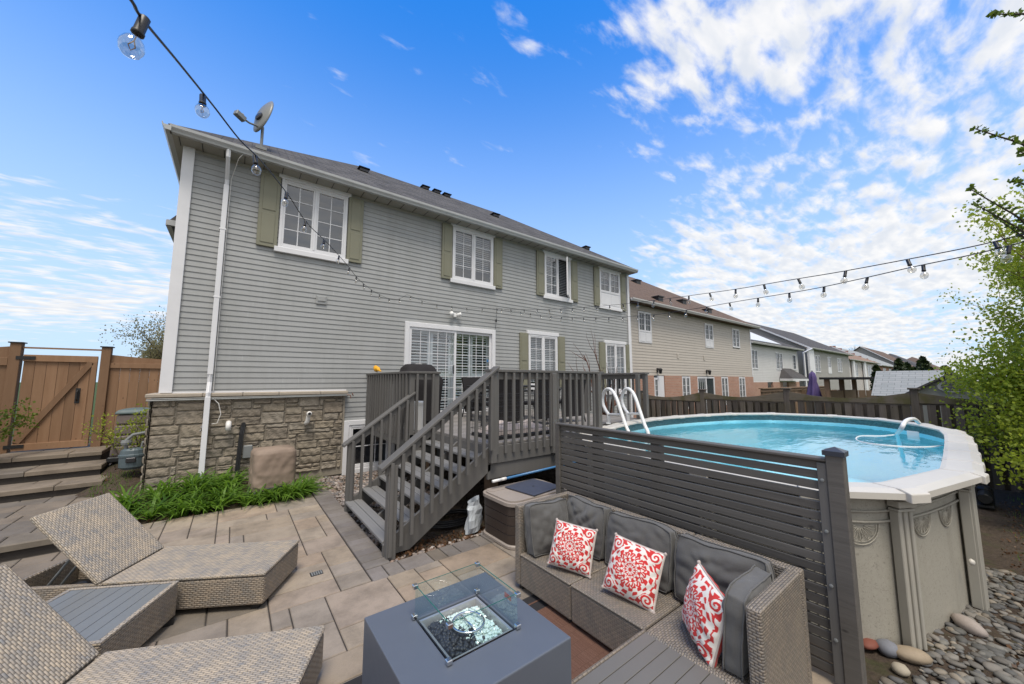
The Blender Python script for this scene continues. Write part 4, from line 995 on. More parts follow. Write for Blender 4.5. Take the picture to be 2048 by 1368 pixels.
# dog crate
cx0, cx1, cy0, cy1 = 2.98, 4.15, 4.32, 4.98
Cr = thing('dog_crate', 'folding black wire dog crate with bedding inside behind the deck railing', 'dog crate', (cx0, cy0, DZ))
lx, ly, lz = cx1-cx0, cy1-cy0, .62
def wires(p, q, r_, nu, nv):
    m = MB(); p, q, r_ = map(Vector, (p, q, r_))
    for i in range(nu+1): a = p+(q-p)*i/nu; m.tube([a, a+(r_-p)], .0022, 4, cap=False)
    for i in range(nv+1): a = p+(r_-p)*i/nv; m.tube([a, a+(q-p)], .003, 4, cap=False)
    m.build('wire_panel', 'black', Cr)
wires((0, 0, .02), (lx, 0, .02), (0, 0, lz), 30, 6); wires((0, ly, .02), (lx, ly, .02), (0, ly, lz), 30, 6); wires((0, 0, .02), (0, ly, .02), (0, 0, lz), 16, 6); wires((lx, 0, .02), (lx, ly, .02), (lx, 0, lz), 16, 6)
MB().box(.01, lx-.01, .01, ly-.01, .0, .05).build('tray', 'black', Cr, bevel=.01)
be = thing('dog_bedding', 'crumpled pale pinkish blanket lying inside the wire dog crate', 'blanket', (cx0+.05, cy0+.05, DZ+.052))
vs = []; nn = 28; rg = random.Random(8)
for j in range(nn+1):
    for i in range(nn+1):
        u, v = i/nn, j/nn; e = min(u, 1-u, v, 1-v); h = .13*min(1, e*6)**.5*(.8+.4*math.sin(9*u+2*math.sin(5*v))*math.cos(6*v+3*u))+rg.uniform(0, .01)
        vs.append((u*(lx-.1), v*(ly-.1), max(.002, h)))
q = MB(); q.add(vs, [(j*(nn+1)+i, j*(nn+1)+i+1, (j+1)*(nn+1)+i+1, (j+1)*(nn+1)+i) for j in range(nn) for i in range(nn)]); q.build('blanket', 'quilt', be, smooth=True)
# dining chairs and table
def chair(loc, rz, label):
    c = thing('patio_chair', label, 'chair', loc, rz, 'black patio dining chairs on the deck')
    MB().box(-.27, .27, -.26, .26, .38, .44).build('seat', 'blackfab', c, bevel=.02)
    m = MB(); v = []
    for i in range(7):
        t = i/6; w_ = .26+.05*t; y = .24+.10*t*t; z = .12+.80*t
        v += [(-w_, y, z), (w_, y, z)]
    m.add(v, [(2*i, 2*i+1, 2*i+3, 2*i+2) for i in range(6)]); o = m.build('backrest', 'blackfab', c); mo = o.modifiers.new('s', 'SOLIDIFY'); mo.thickness = .05
    for sx in (-1, 1):
        MB().tube([(sx*.27, -.24, 0), (sx*.26, -.22, .42)], .015, 6).build('leg', 'black', c); MB().tube([(sx*.30, .34, 0), (sx*.27, .24, .40)], .015, 6).build('leg', 'black', c)
        MB().tube([(sx*.29, -.24, .42), (sx*.30, -.2, .63), (sx*.30, .25, .66)], .018, 6).build('arm', 'black', c)
    return c
c1 = chair((3.95, 5.55, DZ), R(168), 'black patio chair standing nearest the patio door')
dup(c1, (4.75, 5.5, DZ), R(185), 'black patio chair second from the patio door, backed to the railing'); dup(c1, (5.55, 5.5, DZ), R(176), 'black patio chair at the pool ladder end of the table'); dup(c1, (4.6, 7.2, DZ), R(5), 'black patio chair on the house side of the table')
T = thing('dining_table', 'black patio dining table behind the chairs on the deck', 'table', (4.75, 6.35, DZ))
MB().box(-.8, .8, -.45, .45, .70, .74).build('tabletop', 'black', T, bevel=.01)
for sx in (-1, 1):
    for sy in (-1, 1): MB().tube([(sx*.72, sy*.38, 0), (sx*.70, sy*.36, .70)], .022, 6).build('leg', 'black', T)
Pl = thing('wall_lamp_pot', 'small grey metal canister standing on a railing post beside the bare shrub', 'canister', tuple(ony(1153, 741, 6.9)))
MB().lathe([(.07, -.02), (.07, .09), (.12, .10), (.12, .12), (.02, .13)], k=14).build('canister', 'gutter', Pl); Pl.location.z = 2.0
MB().tube([(0, 0, -.95), (0, 0, -.02)], .02, 6).build('stand', 'darkmetal', Pl)

# ladder
L = thing('pool_ladder', 'white plastic pool ladder with looped handrails reaching from deck into the pool', 'ladder', (0, 0, 0))
for i, (fx, fy) in enumerate(((5.90, 4.62), (6.36, 4.50))):
    f = Vector((fx, fy, DZ)); wpt = Vector((5.68, 3.96, .90)) if i == 0 else Vector((6.10, 3.86, .90)); d = (Vector((wpt.x, wpt.y, 0))-Vector((f.x, f.y, 0))); dl = d.length; d /= dl
    pts = []
    prof = [(0, 0), (0, .18), (-.07, .24), (-.17, .36), (-.19, .50), (-.12, .62), (.02, .68), (.16, .64), (.28, .52), (.40, .30), (.55, .02), (.66, -.16), (.68, -.6)]
    for (a, b) in prof: pts.append(f+d*a+Vector((0, 0, b)))
    # smooth the profile
    P = [pts[0]]
    for k in range(len(pts)-1):
        p_1 = pts[max(k-1, 0)]; p0_ = pts[k]; p1_ = pts[k+1]; p2_ = pts[min(k+2, len(pts)-1)]
        for t in (.25, .5, .75, 1.): P.append(.5*((2*p0_)+(p1_-p_1)*t+(2*p_1-5*p0_+4*p1_-p2_)*t*t+(3*p0_-p_1-3*p1_+p2_)*t**3))
    MB().tube(P, .033, 8).build('handrail', 'ladder', L, smooth=True)
    a = f+Vector((0, 0, .18)); b = f+d*.44+Vector((0, 0, .22)); MB().tube([a, b], .024, 8).build('brace', 'ladder', L)
    MB().lathe([(.05, 0), (.045, .02), (.03, .03)], c=tuple(f), k=10).build('foot', 'ladder', L)
for k in range(2):
    a = Vector((5.68, 3.94, .72-k*.28)); b = Vector((6.10, 3.84, .72-k*.28)); MB().tube([a, b], .03, 8).build('rung', 'ladder', L)

# ================================================================== POOL
PO = [(3.50, .88), (3.99, .40), (5.20, .12), (5.90, .14), (6.67, .17), (7.60, .21), (8.50, .26), (9.30, .36), (10.2, .75), (10.95, 1.45), (11.12, 2.3), (10.65, 3.4), (9.75, 4.02), (8.87, 4.28), (8.0, 4.45), (7.19, 4.52), (6.4, 4.45), (5.75, 4.35), (5.15, 4.20), (4.4, 3.95), (3.85, 3.4), (3.60, 2.6), (3.46, 1.7)]
PO = PO[1:] + PO[:1]
PZ = 1.10; n_ = len(PO)
def offs(P, k):
    out = []
    for i in range(len(P)):
        a, b, c = Vector(P[i-1]), Vector(P[i]), Vector(P[(i+1) % len(P)]); e1 = (b-a).normalized(); e2 = (c-b).normalized(); n1_ = Vector((-e1.y, e1.x)); n2_ = Vector((-e2.y, e2.x)); n_m = (n1_+n2_).normalized(); out.append(tuple(b+n_m*k/max(.6, n_m.dot(n1_))))
    return out
def smoothpoly(P, sub=5):
    out = []
    for i in range(len(P)):
        p = [Vector(P[(i+k) % len(P)]) for k in (-1, 0, 1, 2)]
        for s in range(sub):
            t = s/sub; out.append(tuple(.5*(2*p[1]+(p[2]-p[0])*t+(2*p[0]-5*p[1]+4*p[2]-p[3])*t*t+(3*p[1]-p[0]-3*p[2]+p[3])*t**3)))
    return out
POOL = thing('swimming_pool', 'oval above ground pool with cream resin rim and marbled wall beside the deck', 'pool', (0, 0, 0))
outer = offs(PO, .06); wl = smoothpoly(offs(PO, .15)); N_ = len(wl)
def band(P, z0, z1, name, m, par, sm=True, flip=False):
    q = MB(); v = [(x, y, z0) for x, y in P]+[(x, y, z1) for x, y in P]; n = len(P); f = [(i, (i+1) % n, (i+1) % n+n, i+n) for i in range(n)]
    if flip: f = [t[::-1] for t in f]
    # running-length uv
    s = 0; us = []
    for i in range(n): us.append(s); s += (Vector(P[(i+1) % n])-Vector(P[i])).length
    q.add(v, f); q.uv = [(u, z0) for u in us]+[(u, z1) for u in us]; return q.build(name, m, par, smooth=sm)
band(wl, -.06, PZ-.03, 'wall', 'poolwall', POOL)
wi = smoothpoly(offs(PO, .175)); band(wi, -.25, PZ-.02, 'liner_wall', 'liner', POOL, flip=True)
q = MB(); q.add([(x, y, -.24) for x, y in wi], [tuple(range(len(wi)))]); q.build('liner_floor', 'liner', POOL)
wt = MB(); wt.add([(x, y, .90) for x, y in wi], [tuple(range(len(wi)))]); struct(wt.build('water', 'water'))
# moulded ridges round the wall
for z in (.92, .845): 
    q = MB(); q.tube([(x, y, z) for x, y in smoothpoly(offs(PO, .138))]+[(*smoothpoly(offs(PO, .138))[0], z)], .009, 6, cap=False); q.build('wall_ridge', 'poolwall', POOL, smooth=True)
# top rails between posts, fascia, joint caps
ri, ro_, rm_ = offs(PO, .235), offs(PO, -.02), offs(PO, .0)
for i in range(n_):
    j = (i+1) % n_; a, b, c, d = Vector(ro_[i]), Vector(ro_[j]), Vector(ri[j]), Vector(ri[i])
    t = MB(); e = offs(PO, .045)
    prof = [(ri, PZ-.03), (ri, PZ-.008), (offs(PO, .20), PZ), (offs(PO, .045), PZ+.004), (ro_, PZ-.016), (ro_, PZ-.062), (offs(PO, .03), PZ-.075)]
    v = [(*P[i], z) for P, z in prof]+[(*P[j], z) for P, z in prof]; k = len(prof)
    t.add(v, [(q_, q_+1, k+q_+1, k+q_) for q_ in range(k-1)]+[(k-1, 0, k, 2*k-1)]); t.build('top_rail', 'resin', POOL)
for i in range(n_):
    a, b = Vector(ro_[i]), Vector(ri[i]); mid = (a+b)/2; ang = math.atan2((b-a).y, (b-a).x); Lr = (b-a).length
    t = MB(); v = []; prof = [(-Lr/2-.012, -.075), (-Lr/2-.012, -.012), (-Lr/2+.055, .010), (Lr/2-.03, .006), (Lr/2+.006, -.008), (Lr/2+.006, -.04)]
    for s in (-.085, .085): v += [(x, s, PZ+z) for x, z in prof]
    k = len(prof); t.add(v, [(q_, q_+1, k+q_+1, k+q_) for q_ in range(k-1)]+[tuple(range(k-1, -1, -1)), tuple(range(k, 2*k))], Mx=at((mid.x, mid.y, 0), rz=ang))
    t.build('rail_cap', 'resin', POOL, bevel=.008, seg=2)
    # upright
    w_ = Vector(offs(PO, .105)[i]); u = MB()
    butt = 1 <= i <= 5
    for s in range(-2, 3): u.box(-.022 if s % 2 else -.034, .03, s*.026-.013, s*.026+.013, -.03, PZ-.17)
    u.box(-.045, .03, -.075, .075, PZ-.17, PZ-.15); u.box(-.055, .03, -.08, .08, PZ-.14, PZ-.09)
    if butt: u.box(-.052, -.03, -.06, .06, -.10, PZ-.09)
    o = u.build('upright', 'resin2', POOL, bevel=.005); o.location = (w_.x, w_.y, 0); o.rotation_euler = (0, 0, ang)
# embossed fans on the wall, two to a panel, near side
wfan = smoothpoly(offs(PO, .148), 8); cum = [0]
for i in range(len(wfan)): cum.append(cum[-1]+(Vector(wfan[(i+1) % len(wfan)])-Vector(wfan[i])).length)
def wallpt(s):
    s %= cum[-1]
    for i in range(len(wfan)):
        if cum[i+1] >= s: a, b = Vector(wfan[i]), Vector(wfan[(i+1) % len(wfan)]); t = (s-cum[i])/(cum[i+1]-cum[i]); p = a+(b-a)*t; e = (b-a).normalized(); return p, Vector((e.y, -e.x))
for i in list(range(0, 4))+[n_-1]:
    s0 = cum[i*8]; s1 = cum[i*8+8]; nf = max(1, int((s1-s0-.2)/.34))
    for k in range(nf):
        sc0 = s0+.13+(s1-s0-.26)*(k+.5)/nf; Rf = .145; fans = MB()
        def fp(a, r_): p, nn_ = wallpt(sc0+r_*math.cos(a)); return (p.x+nn_.x*.004, p.y+nn_.y*.004, .825-abs(r_*math.sin(a))*1.0)
        fans.tube([fp(math.pi*t/16, Rf) for t in range(17)], .0045, 5); fans.tube([fp(math.pi*t/16, Rf*.86) for t in range(17)], .003, 4)
        for pz in range(7):
            a0 = math.pi*(pz+.5)/7
            fans.tube([fp(a0, .03), fp(a0-.14, .07), fp(a0-.12, .10), fp(a0, .12), fp(a0+.12, .10), fp(a0+.14, .07), fp(a0, .03)], .0026, 4)
        fans.build('embossed_fan', 'poolwall', POOL, smooth=True)
ob = MB().lathe([(.02, 0), (.028, .012), (.018, .03), (.004, .034)], k=10, Mx=at(tuple(onx(1938, 1123, 4.98)), rx=R(90), rz=R(-6))).build('knob', 'resin', POOL, smooth=True)
# skimmer return + vacuum hose
hs = thing('pool_hose', 'white vacuum hose curving over the pool rim and across the water', 'hose', (0, 0, 0))
pts = [onz(1838, 846, PZ+.06), onz(1828, 838, PZ+.14), onz(1812, 842, PZ+.16), onz(1802, 858, PZ+.05), onz(1794, 868, .91)]
def crm(pts, sub=6):
    P = []
    for k in range(len(pts)-1):
        p = [pts[max(k-1, 0)], pts[k], pts[k+1], pts[min(k+2, len(pts)-1)]]
        for s in range(sub): t = s/sub; P.append(.5*(2*p[1]+(p[2]-p[0])*t+(2*p[0]-5*p[1]+4*p[2]-p[3])*t*t+(3*p[1]-p[0]-3*p[2]+p[3])*t**3))
    return P+[pts[-1]]
MB().tube(crm(pts), .029, 10).build('rim_hose', 'ladder', hs, smooth=True)
pts = [onz(x, y, .902) for x, y in ((1794, 869), (1760, 872), (1722, 872), (1712, 878), (1728, 885), (1775, 891), (1830, 894), (1868, 893), (1894, 889))]
MB().tube(crm(pts, 8), .010, 8).build('floating_hose', 'ladder', hs, smooth=True)
MB().box(-.09, .09, -.003, .003, -.08, .05, Mx=at(tuple(onz(1826, 868, .93)), rz=R(62))).build('skimmer_plate', 'ladder', hs, bevel=.02)
pu = thing('pool_pump', 'black pool pump on the ground beyond the pool upright', 'pump', tuple(onz(1972, 1012, -.30)))
MB().tube([(-.22, 0, .16), (.18, 0, .16)], .085, 12).box(-.2, .2, -.1, .1, .0, .05).build('motor', 'black', pu, bevel=.01); MB().lathe([(.10, 0), (.10, .22), (.07, .26)], c=(.27, 0, .03), k=12).build('strainer', 'black', pu)

# ================================================================== PRIVACY SCREEN
SC_ = thing('privacy_screen', 'dark grey horizontal slat privacy screen between sofa and pool', 'screen', (3.14, 0, 0))
sy0, sy1, sh_ = .70, 3.17, 1.37
sm_ = MB(); pitch = (sh_-.04)/20
for k in range(20):
    z = .05+k*pitch; dy = rng.uniform(-.004, .004); sm_.box(-.012+rng.uniform(-.002, .002), .010, sy0+dy, sy1+dy, z, z+pitch-.0125)
sm_.build('slat_panel', 'screen', SC_, bevel=.003)
MB().box(-.045, .045, sy0, sy1, sh_-.0, sh_+.022).build('top_cap', 'screen', SC_, bevel=.005)
for (y, s) in ((sy0-.045, .045), (sy1+.02, .035)):
    MB().box(-s, s, y-s, y+s, -.1, sh_+(.05 if s > .04 else .02)).build('post', 'screen', SC_, bevel=.005)
for y in (1.95, 2.65): MB().box(.014, .10, y-.045, y+.045, -.1, sh_-.02).build('post', 'screen', SC_, bevel=.004)
MB().box(-.0125, -.034, sy0, sy0+.05, .02, sh_-.01).build('end_batten', 'deck', SC_, bevel=.003)
s = .056; y = sy0-.045
MB().add([(-s, y-s, sh_+.045), (s, y-s, sh_+.045), (s, y+s, sh_+.045), (-s, y+s, sh_+.045), (-s, y-s, sh_+.075), (s, y-s, sh_+.075), (s, y+s, sh_+.075), (-s, y+s, sh_+.075), (0, y, sh_+.10)], [(0, 3, 2, 1), (0, 1, 5, 4), (1, 2, 6, 5), (2, 3, 7, 6), (3, 0, 4, 7), (4, 5, 8), (5, 6, 8), (6, 7, 8), (7, 4, 8)]).build('post_cap', plain('post_cap_blue_black', (.035, .04, .055), .35), SC_)
for z in (1.25, .93, .6, .28):
    MB().lathe([(.011, 0), (.011, .006), (.005, .008)], Mx=at((-.035, sy0+.025, z), ry=R(-90)), k=8).build('screw', 'greymetal', SC_)

# ================================================================== SOFA
SFX0, SFX1 = 2.19, 2.90; SY = [2.83, 2.125, 1.47, .80]; SH_, BH = .32, .735
def sofa_section(y1, y0, label, left=False, right=False):
    s = thing('sofa_section', label, 'sofa', ((SFX0+SFX1)/2, (y0+y1)/2, 0), 0, 'wicker corner sofa sections')
    w = (SFX1-SFX0)/2; h = (y1-y0)/2-.003; bt = .075
    ya, yb = -h+(bt if right else 0), h-(bt if left else 0)
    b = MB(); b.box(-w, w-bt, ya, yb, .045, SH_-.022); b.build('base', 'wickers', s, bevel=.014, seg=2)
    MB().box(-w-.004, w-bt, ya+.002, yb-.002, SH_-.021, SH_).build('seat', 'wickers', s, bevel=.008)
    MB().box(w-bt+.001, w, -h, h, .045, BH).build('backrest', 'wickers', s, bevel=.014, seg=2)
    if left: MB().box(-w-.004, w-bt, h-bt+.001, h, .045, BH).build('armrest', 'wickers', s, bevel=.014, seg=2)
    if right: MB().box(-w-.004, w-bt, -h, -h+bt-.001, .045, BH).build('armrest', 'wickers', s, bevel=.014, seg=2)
    for sx in (-1, 1):
        for sy in (-1, 1): MB().box(sx*(w-.05)-.02, sx*(w-.05)+.02, sy*(h-.05)-.02, sy*(h-.05)+.02, .0, .044).build('foot', 'black', s)
    return s
sofa_section(SY[0], SY[1], 'grey brown wicker sofa corner section nearest the storage box', left=True)
sofa_section(SY[1], SY[2], 'grey brown wicker sofa middle section without an armrest')
sofa_section(SY[2], SY[3], 'grey brown wicker sofa end section nearest the screen post', right=True)

def cushion_mesh(w, h, t, seed, n=34, m='cushion', pat=None, puff=1., sharp=.5):
    """square cushion, front -y, with sagging wrinkles; returns MB"""
    rg = random.Random(seed); ph = [rg.uniform(0, 6) for _ in range(8)]
    mb = MB(); vs = []; cols = []; uvs = []
    def prof(u, v):
        e = (max(0, 1-abs(u)**2.6)*max(0, 1-abs(v)**2.6))**sharp; return e
    for side in (-1, 1):
        for j in range(n+1):
            for i in range(n+1):
                u, v = 2*i/n-1, 2*j/n-1
                pin = 1-.045*(abs(u)*(1-v*v)*0+ (1-abs(v))**0*0)
                x = u*w/2*(1-.05*(1-v*v)*abs(u)**3*.6); z = v*h/2*(1-.05*(1-u*u)*abs(v)**3*.6)
                e = prof(u, v)
                wr = .006*math.sin(ph[0]+7*u+3*v)*math.sin(ph[1]+5*v-2*u)+.004*math.sin(ph[2]+16*v+5*math.sin(3*u+ph[3]))*abs(u)**1.5+.004*math.sin(ph[4]+15*u+4*math.sin(3*v))*abs(v)**1.5
                y = side*(e*t/2*puff*(1+.15*math.sin(ph[5]+2*u+v)*.5)+wr*(e > 0))
                vs.append((x, y, z)); uvs.append((u, v))
                cols.append(pat(u, v) if (pat and side == -1) else ((.55, .035, .03) if pat else (0, 0, 0)))
    k = (n+1)**2
    fs = [(j*(n+1)+i, j*(n+1)+i+1, (j+1)*(n+1)+i+1, (j+1)*(n+1)+i) for j in range(n) for i in range(n)]
    fs += [tuple(k+q for q in (j*(n+1)+i, (j+1)*(n+1)+i, (j+1)*(n+1)+i+1, j*(n+1)+i+1)) for j in range(n) for i in range(n)]
    mb.add(vs, fs)
    if pat: mb.c = cols
    return mb
def boxcushion(w, h, t, seed):
    """thick seat-back cushion with side band and piping"""
    rg = random.Random(seed); ph = [rg.uniform(0, 6) for _ in range(8)]; mb = MB(); vs = []; n = 30; m = 8
    # superellipsoid-like sweep: build grid over cube faces
    def P(x, y, z):
        L_ = (abs(x)**6+abs(z)**6)**(1/6)
        bul = (1-abs(x)**3)*(1-abs(z)**3)
        X, Y, Z = x*w/2, y*t/2*(.62+.62*bul), z*h/2
        if L_ > .8: s = 1-.035*(L_-.8)/.2*(abs(x*z)**2); X *= s; Z *= s
        ed = 1-.85*max(abs(x), abs(z))**5
        nv = mnoise.noise(Vector((x*1.7+seed*3, z*1.7, seed))); nv2 = mnoise.noise(Vector((x*3.6, z*2.2+seed*5, seed+nv)))
        wr = (.030*(.5-abs(nv))*1.0-.010+.018*(.25-abs(nv2)))*ed + .004*math.sin(ph[2]+9*x+4*math.sin(4*z+ph[3]))*z*z*ed
        sag = .012*math.sin(ph[6]+3*x)*(z > 0)*z
        X *= 1+.035*mnoise.noise(Vector((z*2.6, y*1.2+seed, x)))*abs(x); Z *= 1+.03*mnoise.noise(Vector((x*2.6+seed, y*1.2, z)))*abs(z)
        return (X*(1-.02*y*y), Y-wr*y*1.3, Z+sag)
    def face(f, na, nb):
        b = [(f(2*i/na-1, 2*j/nb-1)) for j in range(nb+1) for i in range(na+1)]
        mb.add([P(*q) for q in b], [(j*(na+1)+i, j*(na+1)+i+1, (j+1)*(na+1)+i+1, (j+1)*(na+1)+i) for j in range(nb) for i in range(na)])
    face(lambda a, b: (a, -1, b), n, n); face(lambda a, b: (-a, 1, b), n, n); face(lambda a, b: (1, a, b), m, n); face(lambda a, b: (-1, -a, b), m, n); face(lambda a, b: (a, b, 1), n, m); face(lambda a, b: (a, -b, -1), n, m)
    pip = []
    for y in (-1, 1):
        loop = [(a/10, y, -1) for a in range(-10, 10)]+[(1, y, a/10) for a in range(-10, 10)]+[(-a/10, y, 1) for a in range(-10, 10)]+[(-1, y, -a/10) for a in range(-10, 11)]
        pip.append([Vector(P(*q))+Vector((q[0]*.003, y*.002, q[2]*.003)) for q in loop])
    return mb, pip
def cush(loc, rz, tilt, w, h, t, seed, label):
    c = thing('back_cushion', label, 'cushion', loc, rz, 'charcoal back cushions on the wicker sofa')
    mb, pip = boxcushion(w, h, t, seed)
    Mx = Matrix.Translation((0, 0, h/2)) @ Matrix.Rotation(tilt, 4, 'X'); mb.v = [tuple(Mx @ Vector(q)) for q in mb.v]
    o = mb.build('cover', 'cushion', c, smooth=True)
    mo = o.modifiers.new('w', 'WELD'); mo.merge_threshold = .002; mo = o.modifiers.new('s', 'SUBSURF'); mo.levels = 1; mo.render_levels = 1
    pm = MB()
    for p in pip: pm.tube([Mx @ q for q in p], .0045, 5, cap=False)
    pm.build('piping', 'cushion', c, smooth=True)
# cushions: front (-y local) faces -X when rz = -90
Z0 = SH_+.004; bx = SFX1-.075-.10
cush((2.45, SY[0]-.175, Z0), R(-4), R(-9), .46, .42, .15, 1, 'charcoal cushion against the armrest nearest the storage box')
cush((bx, 2.42, Z0), R(-92), R(-10), .48, .43, .15, 2, 'charcoal cushion behind the leftmost red patterned pillow')
cush((bx, 1.86, Z0), R(-91), R(-10), .60, .43, .15, 3, 'charcoal cushion behind the middle red patterned pillow')
cush((bx, 1.23, Z0), R(-90), R(-10), .60, .43, .16, 4, 'charcoal cushion behind the turned red patterned pillow')
cush((2.46, SY[3]+.165, Z0), R(183), R(-5), .50, .42, .14, 5, 'charcoal cushion standing against the armrest by the screen post')

def damask(u, v):
    white = (.74, .70, .65); red = (.56, .035, .035); pink = (.62, .10, .08)
    r = math.hypot(u, v); a = math.atan2(v, u)
    if max(abs(u), abs(v)) > .965: return white
    def star(R0, k, dpt, ph=0., p=1.): return R0*(1-dpt+dpt*abs(math.cos(k*a/2+ph))**p)
    if r < .055: return red
    if r < .22:
        s = star(.22, 12, .75, 0, .8)
        return white if r < s*.86 and r > .07 and abs(math.cos(6*a)) > .38 else red
    if r < .40:
        s = star(.40, 12, .38, math.pi/2, 1.); s2 = star(.33, 12, .3, 0, 1.)
        if abs(r-s) < .022: return red
        if abs(r-s2) < .02: return red
        return white if r < s else red
    if r < .60:
        s = star(.58, 16, .24, 0, 1.)
        if abs(r-s) < .024: return red
        if r < s: return white if math.sin(16*a+22*r) > -.5 else red
        return red if math.sin(16*a) > -.35 else white
    # scalloped ogee frame
    fr = .78+.09*abs(math.cos(2*a))
    if abs(r-fr) < .026: return white
    if r < fr: 
        return white if math.sin(12*a+math.pi/2+6*(r-.6))*math.cos(20*r) > -.05 else red
    cx, cy = math.copysign(.74, u), math.copysign(.74, v); q = math.hypot(u-cx, v-cy); b = math.atan2(v-cy, u-cx)*(1 if u*v > 0 else -1)
    if q < .21: return white if math.sin(b+44*q) > 0 else red
    return white if math.sin(17*u+9*v*v)*math.sin(19*v+5*u) > .08 else red
def pillow(loc, rot, w, h, seed, label):
    p = thing('throw_pillow', label, 'pillow', (0, 0, 0), 0, 'red and white patterned throw pillows')
    p.location = loc; p.rotation_euler = rot
    mb = cushion_mesh(w, h, .17, seed, n=150, pat=damask, sharp=.55)
    o = mb.build('cover', 'pattern', p, smooth=True)
    pm = MB(); k = 40; rim = []
    for q in range(4*k):
        s_, t = divmod(q, k); t = 2*t/k-1; u, v = [(t, -1), (1, t), (-t, 1), (-1, -t)][s_]
        rim.append((u*w/2*(1-.05*(1-v*v)*abs(u)**3*.6), 0, v*h/2*(1-.05*(1-u*u)*abs(v)**3*.6)))
    rim.append(rim[0]); pm.tube(rim, .006, 6, cap=False); pm.build('trim', 'quilt', p, smooth=True)
    for (sx, sz) in ((-1, -1), (1, -1), (1, 1), (-1, 1)):
        MB().lathe([(.004, -.012), (.012, -.004), (.012, .006), (.004, .014)], c=(sx*w/2, 0, sz*h/2), k=8).build('corner_tuft', 'quilt', p, smooth=True)
    return p
pillow(tuple(onz(1145, 1094, Z0+.175)), (R(-26), R(4), R(-66)), .36, .345, 11, 'leftmost red and white medallion pillow, leaning at the sofa corner')
pillow(tuple(onz(1267, 1142, Z0+.18)), (R(-28), R(7), R(-76)), .375, .375, 12, 'middle red and white medallion pillow, facing the fire table')
pillow(tuple(onz(1410, 1224, Z0+.19)), (R(-14), R(8), R(-130)), .37, .38, 13, 'rightmost red and white pillow, turned sideways beside the end cushion')

# ottoman table in front of the sofa
OT = thing('coffee_table', 'low wicker table with taupe slatted top in front of the sofa', 'table', (0, 0, 0))
ox0, ox1, oy0, oy1 = 1.48, 2.175, .78, 1.475
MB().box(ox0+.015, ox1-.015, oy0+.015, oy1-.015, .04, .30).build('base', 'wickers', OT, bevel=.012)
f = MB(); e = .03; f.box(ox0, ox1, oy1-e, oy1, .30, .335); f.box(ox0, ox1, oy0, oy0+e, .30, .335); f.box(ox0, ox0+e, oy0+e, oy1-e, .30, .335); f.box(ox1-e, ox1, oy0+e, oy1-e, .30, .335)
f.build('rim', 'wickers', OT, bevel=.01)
sl2 = MB(); nn = 8; hw = (oy1-oy0-2*e)/nn
ns = 8; hw = (ox1-ox0-2*e)/ns
hw = (oy1-oy0-2*e)/ns
for k in range(ns): sl2.box(ox0+e+.001, ox1-e-.001, oy0+e+k*hw+.002, oy0+e+(k+1)*hw-.002, .30, .334)
o = sl2.build('slatted_top', 'tabletop2', OT, bevel=.002)
for sx in (ox0+.06, ox1-.06):
    for sy in (oy0+.06, oy1-.06): MB().box(sx-.02, sx+.02, sy-.02, sy+.02, 0, .042).build('foot', 'black', OT)

# ================================================================== FIRE TABLE
fx0, fx1, fy0, fy1, fz = .655, 1.45, 1.405, 2.205, .60
FP = thing('fire_table', 'square slate blue fire table with glass wind guard in front of the sofa', 'fire table', (0, 0, 0))
hx0, hx1, hy0, hy1 = .875, 1.265, 1.625, 2.015
b = MB(); b.box(fx0, hx0, fy0, fy1, fz-.05, fz); b.box(hx1, fx1, fy0, fy1, fz-.05, fz); b.box(hx0, hx1, fy0, hy0, fz-.05, fz); b.box(hx0, hx1, hy1, fy1, fz-.05, fz)
top = b
t1 = MB(); v = [(fx0, fy0), (fx1, fy0), (fx1, fy1), (fx0, fy1)]; h_ = [(hx0, hy0), (hx1, hy0), (hx1, hy1), (hx0, hy1)]
vv = [(*p, fz) for p in v]+[(*p, fz) for p in h_]+[(*p, .07) for p in v]+[(*p, fz-.06) for p in h_]
t1.add(vv, [(i, (i+1) % 4, 4+(i+1) % 4, 4+i) for i in range(4)]+[(8+i, 8+(i+1) % 4, (i+1) % 4, i) for i in range(4)]+[(4+i, 4+(i+1) % 4, 12+(i+1) % 4, 12+i) for i in range(4)])
t1.build('body', 'pit', FP, bevel=.006, seg=2)
MB().box(fx0+.03, fx1-.03, fy0+.03, fy1-.03, .0, .075).build('plinth', 'black', FP)
pn = MB(); e = .012; z0 = fz-.075
pn.add([(hx0+e, hy0+e, fz-.004), (hx1-e, hy0+e, fz-.004), (hx1-e, hy1-e, fz-.004), (hx0+e, hy1-e, fz-.004), (hx0+e+.012, hy0+e+.012, fz-.006), (hx1-e-.012, hy0+e+.012, fz-.006), (hx1-e-.012, hy1-e-.012, fz-.006), (hx0+e+.012, hy1-e-.012, fz-.006), (hx0+e+.03, hy0+e+.03, z0), (hx1-e-.03, hy0+e+.03, z0), (hx1-e-.03, hy1-e-.03, z0), (hx0+e+.03, hy1-e-.03, z0)],
       [(i, (i+1) % 4, 4+(i+1) % 4, 4+i) for i in range(4)]+[(4+i, 4+(i+1) % 4, 8+(i+1) % 4, 8+i) for i in range(4)]+[(8, 9, 10, 11)])
pn.build('burner_pan', plain('brushed_pan', (.42, .42, .42), .3, .05, 5, metal=.5), FP)
def ico(r, sub=1):
    import bmesh
    bm = bmesh.new(); bmesh.ops.create_icosphere(bm, subdivisions=sub, radius=r); bm.verts.ensure_lookup_table()
    v = [tuple(x.co) for x in bm.verts]; f = [tuple(y.index for y in x.verts) for x in bm.faces]; bm.free(); return v, f
ICO1 = ico(1, 1); ICO2 = ico(1, 2)
